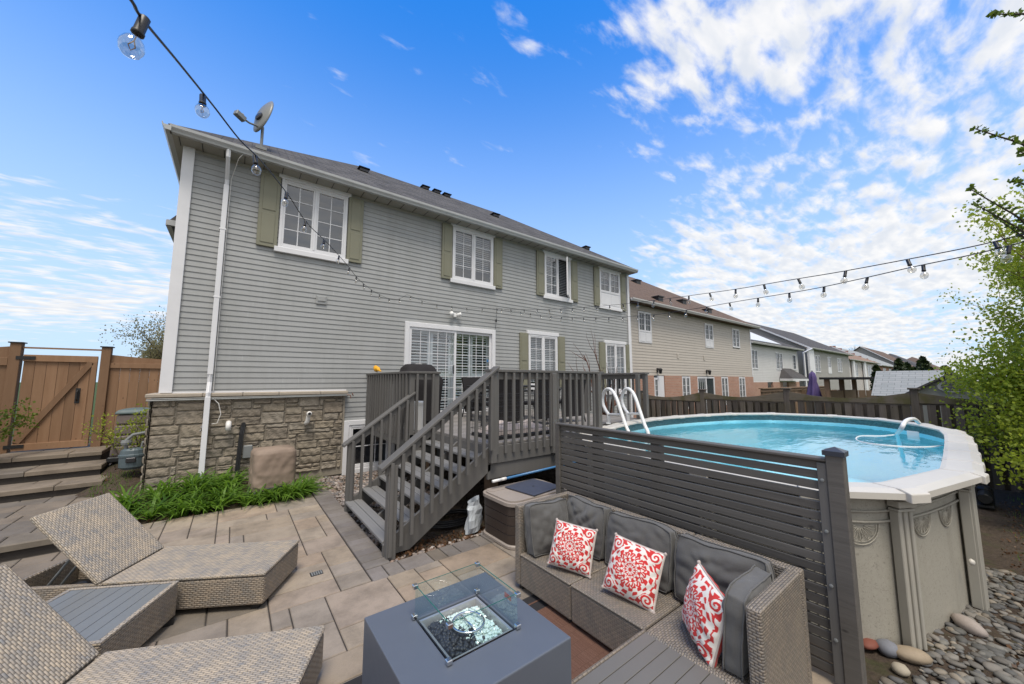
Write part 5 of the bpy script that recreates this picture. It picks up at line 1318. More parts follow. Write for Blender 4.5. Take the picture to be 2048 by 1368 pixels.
def pebble(mb, p, s, rg, flat=.6, base=ICO1, jit=.12, r=None):
    a = rg.uniform(0, 6.28); sx, sy, sz = s*rg.uniform(.75, 1.25), s*rg.uniform(.6, 1.), s*flat*rg.uniform(.7, 1.1)
    Mx = Matrix.Translation(p) @ Matrix.Rotation(a, 4, 'Z') @ Matrix.Rotation(rg.uniform(-.3, .3), 4, 'X') @ Matrix.Diagonal((sx, sy, sz, 1))
    mb.add([tuple(Mx @ (Vector(q)*rg.uniform(1-jit, 1+jit))) for q in base[0]], base[1], r)
    return len(base[0])
rg = random.Random(31); fgm, lv = MB(), MB()
cx, cy = (hx0+hx1)/2, (hy0+hy1)/2
for k in range(1500):
    x, y = rg.uniform(hx0+.05, hx1-.05), rg.uniform(hy0+.05, hy1-.05)
    # glass heaped on the right side, lava rock on the near left side
    s = (x-cx)*-.55+(cy-y)*1.0*.0 - (x-cx)*.35 + (y-cy)*-.25
    z = fz-.055+rg.uniform(0, .035)
    if (x-cx)*.8+(y-cy)*.25 > -.02+rg.uniform(-.03, .03): pebble(fgm, (x, y, z), .011, rg, .8, jit=.3)
    elif rg.random() < .75: pebble(lv, (x, y, z), .014, rg, .9, jit=.15)
fgm.build('fire_glass', 'fireglass', FP); lv.build('lava_rock', 'lava', FP, smooth=True)
MB().tube([(cx+.02+.085*math.cos(t*math.pi/14), cy+.085*math.sin(t*math.pi/14), fz+.002) for t in range(29)], .006, 8).tube([(cx+.02, cy-.085, fz+.0), (cx+.02, cy+.085, fz+.0)], .005, 6).build('burner_ring', 'steel', FP, smooth=True)
gh = .175; gt = .004
for nm, (a0, a1, b0, b1) in {'a': (hx0-.005, hx1+.005, hy0-.008, hy0-.004), 'b': (hx0-.005, hx1+.005, hy1+.004, hy1+.008), 'c': (hx0-.008, hx0-.004, hy0-.003, hy1+.003), 'd': (hx1+.004, hx1+.008, hy0-.003, hy1+.003)}.items():
    q = MB(); 
    if a1-a0 > b1-b0: q.add([(a0, (b0+b1)/2, fz+.012), (a1, (b0+b1)/2, fz+.012), (a1, (b0+b1)/2, fz+gh), (a0, (b0+b1)/2, fz+gh)], [(0, 1, 2, 3)])
    else: q.add([((a0+a1)/2, b0, fz+.012), ((a0+a1)/2, b1, fz+.012), ((a0+a1)/2, b1, fz+gh), ((a0+a1)/2, b0, fz+gh)], [(0, 1, 2, 3)])
    gp = q.build('glass_panel', 'guardglass', FP); MB().box(a0, a1, b0+.0008, b1-.0008, fz+gh, fz+gh+.0022).build('glass_edge', 'glassedge', gp)
for x in (hx0-.006, hx1+.006):
    for y in (hy0-.006, hy1+.006):
        for z in (fz+.014, fz+gh-.006):
            MB().box(x-.014, x+.014, y-.014, y+.014, z-.011, z+.011).build('corner_clip', 'steel', FP, bevel=.003)
MB().box(fx0-.002, fx0+.004, 1.68, 1.90, .36, .40).build('hand_slot', 'black', FP)
MB().box(1.0, 1.12, fy0-.002, fy0+.004, .44, .47).build('hand_slot', 'black', FP)
MB().box(hx1+.0085, hx1+.0095, hy0+.055, hy0+.115, fz+.105, fz+.13).build('warning_sticker', plain('red_sticker', (.42, .08, .07), .5), FP)
for s in range(5): pass
# rug
RG = thing('outdoor_rug', 'brown outdoor rug with black border under the fire table', 'rug', (0, 0, 0))
MB().box(-.35, 2.45, -.6, 2.62, .003, .010).build('border', 'rugb', RG); MB().box(-.13, 2.25, -.4, 2.42, .0102, .0135).build('field', 'rug', RG)
ln = MB(); ln.box(-.30, 2.40, 2.52, 2.535, .0102, .0122); ln.build('border_line', 'rug', RG)

# ================================================================== LOUNGERS AND SIDE TABLE
def lounger(fx, fy, ang, label, Lseat=1.21, Lb=.73, width=.64, h=.30, bang=45):
    """origin: near front corner of seat; +x runs toward the head, +y across to the far side"""
    l = thing('sun_lounger', label, 'sun lounger', (fx, fy, 0), ang, 'wicker sun loungers on the patio')
    # local frame: x toward head, y = -width..0 far side
    w = width
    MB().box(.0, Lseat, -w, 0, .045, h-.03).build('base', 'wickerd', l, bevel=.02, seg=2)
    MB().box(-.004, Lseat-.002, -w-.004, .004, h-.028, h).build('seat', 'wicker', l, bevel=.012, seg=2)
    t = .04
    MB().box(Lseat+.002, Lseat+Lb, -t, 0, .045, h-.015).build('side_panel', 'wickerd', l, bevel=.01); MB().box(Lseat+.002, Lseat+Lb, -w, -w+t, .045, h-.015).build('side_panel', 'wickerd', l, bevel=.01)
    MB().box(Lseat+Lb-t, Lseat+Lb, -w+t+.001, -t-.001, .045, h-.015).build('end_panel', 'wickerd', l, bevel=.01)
    MB().box(Lseat+.002, Lseat+Lb-t-.001, -w+t+.001, -t-.001, .05, .062).build('floor_panel', 'black', l)
    Mx = at((Lseat+.012, 0, h-.004), ry=R(-bang))
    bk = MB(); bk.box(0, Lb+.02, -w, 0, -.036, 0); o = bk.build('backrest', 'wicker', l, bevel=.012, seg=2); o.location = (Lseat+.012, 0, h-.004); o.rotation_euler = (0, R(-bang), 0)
    for y in (-w*.35, -w*.6):
        MB().tube([(Lseat+.45*math.cos(R(bang)), y, h+.43*math.sin(R(bang))-.03), (Lseat+Lb-.08, y, .09)], .009, 6).build('support_rod', 'greymetal', l)
    wh = MB(); 
    c = Vector((Lseat+.27, -.16, .15)); wh.tube([(c.x+.085*math.cos(t_), c.y, c.z+.085*math.sin(t_)) for t_ in [k*math.pi/10 for k in range(21)]], .009, 6)
    for k in range(6): wh.tube([c, c+Vector((.085*math.cos(k*math.pi/3), 0, .085*math.sin(k*math.pi/3)))], .006, 4)
    wh.build('wheel', 'darkmetal', l)
    for x in (.08, Lseat-.1):
        for y in (-.07, -w+.07): MB().box(x-.03, x+.03, y-.03, y+.03, 0, .046).build('foot', 'black', l)
    return l
def ang_of(dx, dy): return math.atan2(dy, dx)
lounger(.31, 3.82, ang_of(-1.05, .61), 'wicker sun lounger with raised back nearest the green plants', h=.30)
w2_ = .64; a2 = ang_of(-1.15, .56); nrm = Vector((math.cos(a2+math.pi/2), math.sin(a2+math.pi/2)))
# far front corner given: shift to near corner (far side is local -y)
fc = Vector((.58, 2.785)); nc = fc+nrm*w2_
lounger(nc.x, nc.y, a2, 'wicker sun lounger with raised back at the front edge beside the fire table', bang=47, h=.305)
ST = thing('side_table', 'low wedge shaped wicker side table with grey slatted top between the loungers', 'side table', (0, 0, 0))
poly = [(-.245, 4.075), (-.545, 3.43), (-1.25, 3.775), (-.90, 4.435)]; poly = poly[::-1]
def shrink(P, k): return offs(P, k)
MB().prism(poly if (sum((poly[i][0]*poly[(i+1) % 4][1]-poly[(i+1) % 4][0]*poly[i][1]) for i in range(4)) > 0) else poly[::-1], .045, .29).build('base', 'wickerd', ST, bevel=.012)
cc_ = poly if (sum((poly[i][0]*poly[(i+1) % 4][1]-poly[(i+1) % 4][0]*poly[i][1]) for i in range(4)) > 0) else poly[::-1]
inn = offs(cc_, .03)
rimm = MB(); v = [(*p, .29) for p in cc_]+[(*p, .305) for p in cc_]+[(*p, .305) for p in inn]+[(*p, .285) for p in inn]
rimm.add(v, [(i, (i+1) % 4, 4+(i+1) % 4, 4+i) for i in range(4)]+[(4+i, 4+(i+1) % 4, 8+(i+1) % 4, 8+i) for i in range(4)]+[(8+i, 8+(i+1) % 4, 12+(i+1) % 4, 12+i) for i in range(4)]); rimm.build('rim', 'wicker', ST)
# slats parallel to the front edge
A0, A1 = Vector((-.245-.03, 4.075)), Vector((-.545-.03, 3.43)); B0, B1 = Vector((-.90, 4.435)), Vector((-1.25, 3.775))
ts = MB(); ns = 8
def lerp(a, b, t): return a+(b-a)*t
C0, C1 = Vector(inn[0]), Vector(inn[1])
fr_a, fr_b = Vector((-.275, 4.055)), Vector((-.565, 3.465)); bk_a, bk_b = Vector((-.885, 4.39)), Vector((-1.215, 3.785))
for k in range(ns):
    t0, t1_ = k/ns+.003, (k+1)/ns-.003; a, b, c, d = lerp(fr_a, bk_a, t0), lerp(fr_b, bk_b, t0), lerp(fr_b, bk_b, t1_), lerp(fr_a, bk_a, t1_)
    ts.prism([tuple(q) for q in (a, d, c, b)] if (a-b).cross(d-b) < 0 else [tuple(q) for q in (a, b, c, d)], .2905, .3035)
ts.build('slatted_top', 'tabletop', ST)
for p in inn: MB().box(p[0]-.03, p[0]+.03, p[1]-.03, p[1]+.03, 0, .046).build('foot', 'black', ST)

# ================================================================== STORAGE BOX, SLAB, POLE, BAG, HOSE
SB = thing('storage_box', 'dark brown resin storage box with taupe lid beside the screen', 'storage box', (0, 0, 0))
def rrect(x0, x1, y0, y1, r, n=5):
    P = []
    for (cx_, cy_, a0) in ((x1-r, y0+r, -90), (x1-r, y1-r, 0), (x0+r, y1-r, 90), (x0+r, y0+r, 180)):
        for k in range(n+1): a = R(a0+90*k/n); P.append((cx_+r*math.cos(a), cy_+r*math.sin(a)))
    return P
sbx = (2.56, 3.52, 3.36, 4.06)
bd = MB(); 
for k in range(4): bd.prism(rrect(sbx[0]+.03-.003*k, sbx[1]-.03+.003*k, sbx[2]+.03-.003*k, sbx[3]-.03+.003*k, .12), .045+k*.105, .045+k*.105+.100)
bd.prism(rrect(sbx[0]+.035, sbx[1]-.035, sbx[2]+.035, sbx[3]-.035, .12), .04, .47)
bd.build('body', 'boxbody', SB, bevel=.004)
MB().prism(rrect(sbx[0]+.01, sbx[1]-.01, sbx[2]+.01, sbx[3]-.01, .13), 0, .045).build('base_rim', 'boxlid', SB, bevel=.01)
MB().prism(rrect(*sbx, .15), .465, .505).prism(rrect(sbx[0]+.03, sbx[1]-.03, sbx[2]+.04, sbx[3]-.04, .13), .505, .525).prism(rrect(sbx[0]+.06, sbx[1]-.06, sbx[2]+.5, sbx[3]-.06, .05), .525, .531).build('lid', 'boxlid', SB, bevel=.012, seg=2)
MB().box(3.02, 3.12, sbx[2]-.012, sbx[2]+.03, .43, .50).build('latch', 'boxlid', SB, bevel=.01)
sp_ = [onz(1052, 958, .545), onz(1102, 978, .545)]
SL = thing('slate_tray', 'flat square slate coloured plate with a small hole lying on the storage box', 'plate', (3.15, 3.68, .533), R(8))
MB().box(-.27, .27, -.25, .25, 0, .014).build('plate', 'slab', SL, bevel=.003); MB().lathe([(.018, .0142), (.018, .0152)], k=10).build('finger_hole', 'black', SL)
PP = thing('pool_pole', 'blue telescopic pool pole with white tip lying over the storage box', 'pole', (0, 0, 0))
a = onz(984, 963, .57); a = Vector((2.62, 3.95, .575)); b = Vector((5.0, 4.02, .66))
a = ony(985, 963, 3.93); b = ony(1118, 932, 3.95); dvec = (b-a); b = a+dvec*2.1
MB().tube([a+dvec*.16, b], .016, 8).build('shaft', 'bluepole', PP, smooth=True); MB().tube([a, a+dvec*.12], .019, 8).build('tip', 'ladder', PP, smooth=True); MB().tube([a+dvec*.12, a+dvec*.18], .021, 8).build('collar', 'pvc', PP, smooth=True)
PB = thing('plastic_bag', 'crumpled white plastic sack standing beside the storage box', 'bag', (2.56, 4.16, 0), R(15))
vs = []; K = 16; rg = random.Random(6)
prof = [(.12, .0), (.14, .05), (.13, .13), (.115, .20), (.12, .27), (.09, .33), (.10, .38)]
for i, (q, z) in enumerate(prof):
    for j in range(K): t = 2*math.pi*j/K; rr = q*(1+.18*math.sin(3*t+i)+rg.uniform(-.08, .08)); vs.append((rr*math.cos(t)*1., rr*.45*math.sin(t), z+.02*math.cos(t+i)))
m = MB(); m.add(vs, [(i*K+j, i*K+(j+1) % K, (i+1)*K+(j+1) % K, (i+1)*K+j) for i in range(len(prof)-1) for j in range(K)]+[tuple(range(K-1, -1, -1))]); m.build('sack', 'bagm', PB)
HO = thing('garden_hose', 'black garden hose coiled on the ground under the deck stairs', 'hose', (0, 0, 0))
hc = onz(905, 1040, 0); rg = random.Random(2); pts = []
for k in range(150):
    t = k*.25; rr = .26+.05*math.sin(t*.37)+rg.uniform(-.004, .004); pts.append((hc.x+rr*math.cos(t)*1.25, hc.y+rr*math.sin(t)*.8, .0+.02*abs(math.sin(t*.15))+k*.0003))
MB().tube(pts, .011, 6).build('coil', 'black', HO, smooth=True)

# ================================================================== FENCES AND GATE
GY = 10.5
def boards(mb, x0, x1, y, z0, z1, w_=.14, th=.02, topf=None, gap=.003):
    x = x0
    while x < x1-.02:
        e = min(x+w_, x1); mb.box(x+gap/2, e-gap/2, y, y+th, z0, (topf((x+e)/2) if topf else z1)); x = e
GT = thing('gate', 'cedar board gate with diagonal brace and black latch at the top of the steps', 'gate', (0, 0, 0))
m = MB(); boards(m, -3.02, -2.12, GY, .70, 2.34, .135); m.build('board_panel', 'cedar', GT, bevel=.003)
m = MB().box(-3.02, -2.12, GY-.035, GY-.001, 2.24, 2.36).build('top_rail', 'cedar', GT, bevel=.003)
MB().box(-3.02, -2.12, GY-.035, GY-.001, .66, .78).build('bottom_rail', 'cedar', GT, bevel=.003)
m = MB(); v0, v1 = Vector((-2.98, GY-.02, .80)), Vector((-2.20, GY-.02, 2.24)); dd_ = (v1-v0); L_ = dd_.length
m.box(0, L_, -.016, .016, -.045, .045, Mx=at(tuple(v0), ry=-math.atan2(dd_.z, dd_.x))); m.build('diagonal_brace', 'cedar', GT, bevel=.003)
MB().box(-2.19, -2.12, GY-.036, GY-.001, .78, 2.24).build('stile', 'cedar', GT, bevel=.003)
MB().tube([(-2.33, GY-.02, 1.52), (-2.33, GY-.07, 1.55), (-2.33, GY-.07, 1.68), (-2.33, GY-.02, 1.71)], .014, 6).box(-2.36, -2.30, GY-.012, GY-.001, 1.47, 1.75).build('handle', 'black', GT)
for z in (2.30, .74): MB().box(-3.10, -2.88, GY-.05, GY-.037, z-.03, z+.03).build('hinge', 'black', GT)
FL = thing('wooden_fence', 'new cedar board fence with square posts on both sides of the gate', 'fence', (0, 0, 0))
for (x, z) in ((-3.12, 2.56), (-2.02, 2.54)):
    MB().box(x-.065, x+.065, GY-.04, GY+.09, .5, z).build('post', 'cedar', FL, bevel=.005); MB().box(x-.085, x+.085, GY-.06, GY+.11, z, z+.02).build('post_cap', 'black', FL)
MB().box(-3.05, -2.09, GY-.01, GY+.02, 2.47, 2.50).build('tie_bar', 'cedar', FL)
sc2 = lambda x: 2.40-.10*math.sin(max(0, min(1, (x+1.95)/1.0))*math.pi*.5)
m = MB(); boards(m, -1.955, -.95, GY+.02, .55, 2.22, .14); m.build('board_panel', 'cedar', FL, bevel=.003)
MB().box(-1.955, -.95, GY-.01, GY+.019, 2.14, 2.24).build('rail', 'cedar', FL, bevel=.003); MB().box(-1.955, -.95, GY-.01, GY+.019, .70, .82).build('rail', 'cedar', FL)
m = MB(); K = 14; v = []
for k in range(K+1): t = k/K; x = -1.955+1.005*t; v += [(x, GY+.03, 2.24), (x, GY+.03, 2.40-.07*math.sin(t*math.pi/2))]
m.add(v, [(2*k, 2*k+2, 2*k+3, 2*k+1) for k in range(K)]); o = m.build('scalloped_top', 'cedar', FL); mo = o.modifiers.new('s', 'SOLIDIFY'); mo.thickness = .03
m = MB(); boards(m, -7.2, -3.19, GY+.0, .45, 2.24, .14); m.build('board_panel', 'cedar', FL, bevel=.003)
MB().box(-7.2, -3.19, GY-.03, GY-.001, 2.16, 2.30).build('rail', 'cedar', FL, bevel=.003)
m = MB(); v = []
for k in range(K+1): t = k/K; x = -5.6+2.41*t; v += [(x, GY+.01, 2.30), (x, GY+.01, 2.50-.12*math.sin(t*math.pi))]
m.add(v, [(2*k, 2*k+2, 2*k+3, 2*k+1) for k in range(K)]); o = m.build('scalloped_top', 'cedar', FL); mo = o.modifiers.new('s', 'SOLIDIFY'); mo.thickness = .03
# old side fence at X = 12.7
FX = 12.7; OF = thing('wooden_fence', 'weathered dark board fence with scalloped top rail behind the pool', 'fence', (0, 0, 0))
py = [8.35, 5.98, 3.60, 1.12, -1.35, -3.8]; pzt = [1.50, 1.60, 1.68, 1.72, 1.74, 1.76]; rg = random.Random(14)
for k, (y, z) in enumerate(zip(py, pzt)):
    MB().box(FX-.07, FX+.07, y-.07, y+.07, -.4, z-.04).build('post', 'oldwood', OF, bevel=.008); MB().box(FX-.10, FX+.10, y-.10, y+.10, z-.04, z+.0).build('post_cap', 'oldwood', OF, bevel=.008)
    if k+1 < len(py):
        yb = py[k+1]; zz = (z+pzt[k+1])/2; K = 16; m = MB(); v = []
        for q in range(K+1):
            t = q/K; yy = (y-.07)+(yb+.07-y+.07)*t; tp = z+(pzt[k+1]-z)*t-.11-.15*math.sin(math.pi*t); v += [(FX-.035, yy, zz-.36), (FX-.035, yy, tp)]
        m.add(v, [(2*q, 2*q+1, 2*q+3, 2*q+2) for q in range(K)]); o = m.build('scalloped_rail', 'mossy', OF); mo = o.modifiers.new('s', 'SOLIDIFY'); mo.thickness = .035
        MB().box(FX-.05, FX-.0, yb+.07, y-.07, zz-.40, zz-.36).build('rail', 'oldwood', OF, bevel=.004)
        m = MB(); yy = yb+.08
        while yy < y-.10:
            w_ = rg.uniform(.125, .145); m.box(FX-.058, FX-.038, yy, yy+w_, -.36+rg.uniform(0, .04), zz-.385, Mx=None); yy += w_+rg.uniform(.06, .085)
        yy = yb+.17
        while yy < y-.16:
            w_ = .14; m.box(FX+.04, FX+.06, yy, yy+w_, -.36, zz-.385); yy += w_+.075
        m.build('board_panel', 'oldwood', OF, bevel=.003)
# back-gardens: their fence, pergola, umbrella, sheds, cedars
NF = thing('garden_fence', 'brown wooden fence in the neighbouring gardens below the white house', 'fence', (0, 0, 0))
m = MB(); boards(m, 21.5, 34.0, 7.2, -.3, 1.45, .3, gap=.02); m.build('board_panel', 'fencefar', NF); MB().box(21.5, 34, 7.15, 7.19, 1.30, 1.40).box(21.5, 34, 7.1, 7.3, 1.45, 1.50).build('rail', 'fencefar', NF)
m = MB()
for y in np.arange(2.5, 7.1, .3): m.box(28.0, 28.05, float(y), float(y)+.28, -.3, 1.35)
m.build('board_panel', 'fencefar', NF)
PG = thing('pergola', 'flat dark roofed pergola on timber posts in a neighbouring garden', 'pergola', (0, 0, 0))
MB().box(19.2, 24.5, 2.05, 4.3, 1.93, 2.02).build('roof', 'black', PG)
for (x, y) in ((19.4, 2.2), (19.4, 4.1), (24.3, 2.2), (24.3, 4.1), (21.8, 4.1)): MB().box(x-.08, x+.08, y-.08, y+.08, -.3, 1.93).build('post', 'fencefar', PG)
MB().box(19.3, 24.4, 4.05, 4.13, -.3, 1.45).build('trellis', 'fencefar', PG)
UM = thing('parasol', 'closed purple garden parasol standing beyond the old fence', 'parasol', (20.0, 4.7, -.3))
MB().tube([(0, 0, 0), (0, 0, 2.62)], .03, 8).build('pole', 'greymetal', UM)
m = MB(); vs = []; K = 24
for i, (q, z) in enumerate([(.02, 2.58), (.09, 2.5), (.13, 2.3), (.12, 2.15), (.17, 1.9), (.22, 1.55), (.26, 1.35)]):
    for j in range(K): t = 2*math.pi*j/K; rr = q*(1+.28*math.sin(6*t+i*.2)); vs.append((rr*math.cos(t), rr*math.sin(t), z))
m.add(vs, [(i*K+j, i*K+(j+1) % K, (i+1)*K+(j+1) % K, (i+1)*K+j) for i in range(6) for j in range(K)]); m.build('canopy', 'purple', UM, smooth=True)
def shed(label, x0, x1, y0, y1, z0, ze, zr, wallm, roofm, louvre=False):
    s = thing('garden_shed', label, 'shed', (0, 0, 0)); ym = (y0+y1)/2; m = MB()
    v = [(x0, y0, z0), (x0, y1, z0), (x0, y1, ze), (x0, ym, zr-.03), (x0, y0, ze), (x1, y0, z0), (x1, y1, z0), (x1, y1, ze), (x1, ym, zr-.03), (x1, y0, ze)]
    m.add(v, [(0, 1, 2, 3, 4), (9, 8, 7, 6, 5), (0, 4, 9, 5), (1, 6, 7, 2)]); m.build('wall', wallm, s)
    r_ = MB(); oh = .12
    r_.add([(x0-oh, y0-oh, ze-.06), (x1+oh, y0-oh, ze-.06), (x1+oh, ym, zr), (x0-oh, ym, zr), (x0-oh, y1+oh, ze-.06), (x1+oh, y1+oh, ze-.06)], [(0, 1, 2, 3), (3, 2, 5, 4)])
    o = r_.build('roof', roofm, s); mo = o.modifiers.new('s', 'SOLIDIFY'); mo.thickness = .05
    if louvre:
        l = MB(); l.lathe([(.20, 0), (.20, .03)], k=24, Mx=at((x0-.01, ym, zr-.36), ry=R(-90)) @ Matrix.Diagonal((.75, 1.3, 1, 1)))
        o = l.build('louvre', 'gutter', s)
        q = MB()
        for k in range(6): q.box(x0-.055, x0-.042, ym-.2+abs(k-2.5)*.02, ym+.2-abs(k-2.5)*.02, zr-.36-.1+k*.038, zr-.36-.1+k*.038+.018)
        q.build('louvre_slat', 'darkmetal', s)
shed('grey plastic garden shed with an oval louvre just behind the old fence', 14.6, 16.9, -.10, 1.32, -.3, 1.62, 2.10, plain('shed_wall', (.26, .27, .25), .6), 'shingle3', True)
sh2 = thing('garden_shed', 'pale grey shingled shed roof left of the louvred shed', 'shed', (0, 0, 0))
MB().box(16.95, 19.2, 1.0, 2.35, -.3, 1.42).build('wall', plain('shed_wall2', (.3, .3, .3), .6), sh2)
q = MB(); q.add([(16.8, .9, 1.40), (16.8, 2.45, 1.40), (18.1, 2.45, 2.22), (18.1, .9, 2.22), (19.4, .9, 1.40), (19.4, 2.45, 1.40)], [(0, 3, 2, 1), (3, 4, 5, 2), (0, 4, 3), (1, 2, 5)]); q.build('roof', 'shingle5', sh2)

# ================================================================== VEGETATION
def leafquad(mb, p, s, rg, r=None, asp=.55):
    d = Vector((rg.gauss(0, 1), rg.gauss(0, 1), rg.gauss(0, .7))).normalized(); e = d.orthogonal().normalized(); e = (Matrix.Rotation(rg.uniform(0, 6.28), 3, d) @ e); f = d.cross(e)
    a = e*s; b = f*s*asp
    mb.add([p-a*.1, p+a*.45+b, p+a, p+a*.45-b], [(0, 1, 2, 3)], rg.random() if r is None else r)
def grow(trunk, tips, p, d, L_, r0, depth, rg, up=.15, spread=.6, kids=3, shrink_=.68, wob=.12):
    n = 5; pts = [p]; rads = [r0]; q = Vector(p); dd = Vector(d).normalized()
    for i in range(n):
        dd = (dd+Vector((rg.gauss(0, wob), rg.gauss(0, wob), rg.gauss(0, wob)+up*.3))).normalized(); q = q+dd*L_/n; pts.append(q.copy()); rads.append(r0*(1-.75*(i+1)/n) if depth == 0 else r0*(1-.4*(i+1)/n))
    trunk.tube(pts, rads, 5 if depth > 1 else 4, cap=False)
    if depth <= 1:
        for i in range(1, n+1): tips.append((pts[i].copy(), dd.copy()))
    if depth == 0: return
    for k in range(kids):
        i = rg.randint(2, n); bd_ = (dd+Vector((rg.gauss(0, spread), rg.gauss(0, spread), rg.gauss(0, spread)*.6+up))).normalized()
        grow(trunk, tips, pts[i], bd_, L_*shrink_*rg.uniform(.8, 1.15), rads[i]*.7, depth-1, rg, up, spread, kids, shrink_, wob)
def tree(label, base, h, r0, depth, leafn, leafs, leafm, barkm, seed, d=(0, 0, 1), kids=3, spread=.6, up=.15, cat='tree', name='tree', group=None, stems=1, L0=None, jit=.12, shrink_=.68, asp=.55):
    t = thing(name, label, cat, base, 0, group); rg = random.Random(seed); tr_, tips, cr = MB(), [], MB()
    for k in range(stems):
        dv = Vector(d)+(Vector((rg.gauss(0, .35), rg.gauss(0, .35), 0)) if stems > 1 else Vector((0, 0, 0)))
        grow(tr_, tips, Vector((rg.uniform(-.1, .1) if stems > 1 else 0, rg.uniform(-.1, .1) if stems > 1 else 0, 0)), dv, L0 or h*.42, r0, depth, rg, up, spread, kids, shrink_)
    tr_.build('trunk', barkm, t, smooth=True)
    if leafn:
        for (p, dd) in tips:
            cl = rg.random()
            for k in range(leafn):
                if rg.random() < .12: continue
                leafquad(cr, p+Vector((rg.gauss(0, jit), rg.gauss(0, jit), rg.gauss(0, jit))), leafs*rg.uniform(.6, 1.3), rg, min(1, max(0, cl*.6+rg.random()*.4)), asp)
        cr.build('crown', leafm, t)
    return t, tips
# right-hand yellow-green shrubs along the boundary beyond the pool
tree('tall yellow green leafy shrub rising at the right end of the pool', (11.0, -2.3, -.33), 6, .06, 3, 26, .055, 'leafy', 'redbark', 101, d=(.1, .18, 1), kids=5, spread=.42, up=.30, stems=6, L0=2.45, jit=.10, asp=.34)
tree('bushy yellow green shrub overhanging the weathered fence', (12.0, -2.15, -.33), 4, .045, 3, 32, .055, 'leafy', 'redbark', 102, d=(0, .12, 1), kids=4, spread=.62, up=.10, stems=5, L0=1.6, jit=.14, asp=.38)
tree('low dense green shrub at the foot of the fence by the right edge', (10.6, -1.75, -.33), 3, .04, 3, 36, .055, 'leafy', 'redbark', 103, d=(0, .1, 1), kids=4, spread=.7, up=.05, stems=5, L0=1.5, jit=.17, asp=.38)
# near overhanging branches on the far right: a tree standing outside the frame
tb = thing('tree', 'leafy branches of a tree reaching in from the upper right corner', 'tree', (0, 0, 0)); rg = random.Random(77); tr_ = MB(); cr = MB()
root = Vector((4.6, -2.2, -.1)); topp = Vector((4.5, -1.7, 5.6)); tr_.tube([root, root+Vector((0, .1, 2)), Vector((4.5, -1.8, 4.0)), topp], [.11, .09, .07, .03], 8)
for (sx, sy, x1_, y1_, D0) in ((2100, 20, 1986, 28, 3.6), (2110, 300, 1952, 258, 3.6), (2110, 470, 1942, 379, 3.8), (2110, 490, 1950, 408, 3.8), (2120, 520, 1985, 430, 3.9), (2110, 380, 2028, 362, 3.7), (2110, 320, 2040, 304, 3.6)):
    a, b = dep(sx, sy, D0), dep(x1_, y1_, D0-.15); k0 = lerp(root, topp, min(1, max(.2, (a.z-.4)/6.)))
    P = crm([k0, (k0+a)/2+Vector((0, 0, .15)), a, (a+b)/2+Vector((0, 0, -.02)), b], 5); tr_.tube(P, [.022*(1-.85*i/len(P)) for i in range(len(P))], 5)
    n_l = 26
    for i in range(n_l):
        t = .30+.70*i/n_l; q = P[min(len(P)-1, int(t*len(P)))]; nq = P[min(len(P)-1, int(t*len(P))+1)]; q = lerp(q, nq, (t*len(P)) % 1)
        for k in range(5): leafquad(cr, q+Vector((rg.gauss(0, .012), rg.gauss(0, .012), rg.gauss(0, .014)+.01)), rg.uniform(.022, .04), rg, None, .6)
tr_.build('trunk', 'bark', tb, smooth=True); cr.build('crown', 'leafy2', tb)
# shrub by the gas meter and shrub by the left edge
tree('thin leafing shrub growing between the compost bin and the house corner', (-1.35, 9.3, .33), 1.5, .012, 2, 3, .028, 'leafy', 'bark', 41, kids=4, spread=.6, up=.2, stems=4, L0=.62, jit=.035, cat='shrub', name='shrub')
tree('loose leafing shrub at the left edge in front of the gate fence', (-3.12, 9.55, .5), 1.4, .015, 2, 6, .035, 'leafy2', 'bark', 42, kids=4, spread=.7, up=.15, stems=5, L0=.6, jit=.04, cat='shrub', name='shrub')
tree('bare budding magnolia-like shrub with red brown stems behind the deck railing', (8.6, 6.6, .3), 3, .055, 2, 0, .03, 'bud', 'redbark', 61, kids=3, spread=.42, up=.25, stems=3, L0=1.5, cat='shrub', name='bare_shrub')
tree('budding brown green tree behind the cedar fence left of the house', (-2.5, 22.0, 0), 6.5, .12, 4, 8, .05, 'bud', 'bark', 51, kids=4, spread=.62, up=.12, L0=2.6, jit=.2)
tree('bare tree cut off by the left edge of the picture', (-11.8, 22.0, 0), 9, .13, 4, 0, .1, 'bud', 'bark', 52, kids=4, spread=.5, up=.12, L0=3.0, d=(.35, 0, 1))
tree('distant bare tree above the far rooftops', (150.0, 24.0, 0), 14, .35, 4, 0, .1, 'bud', 'bark', 53, kids=4, spread=.6, up=.12, L0=6.0)
def cedar(loc, h, r, seed, label):
    c = thing('cedar_tree', label, 'tree', loc, 0, 'dark columnar cedars beyond the sheds'); rg = random.Random(seed); m = MB()
    MB().tube([(0, 0, 0), (0, 0, h*.9)], [.08, .02], 6).build('trunk', 'bark', c)
    for k in range(1500):
        t = rg.random()**.8; a = rg.uniform(0, 6.28); rr = r*(1-t)**.6*(.55+.5*rg.random())*(1+.2*math.sin(3*a+7*t)); leafquad(m, Vector((rr*math.cos(a), rr*math.sin(a), .1+t*h)), .16*rg.uniform(.6, 1.2), rg, None, .5)
    m.build('crown', 'cedarleaf', c)
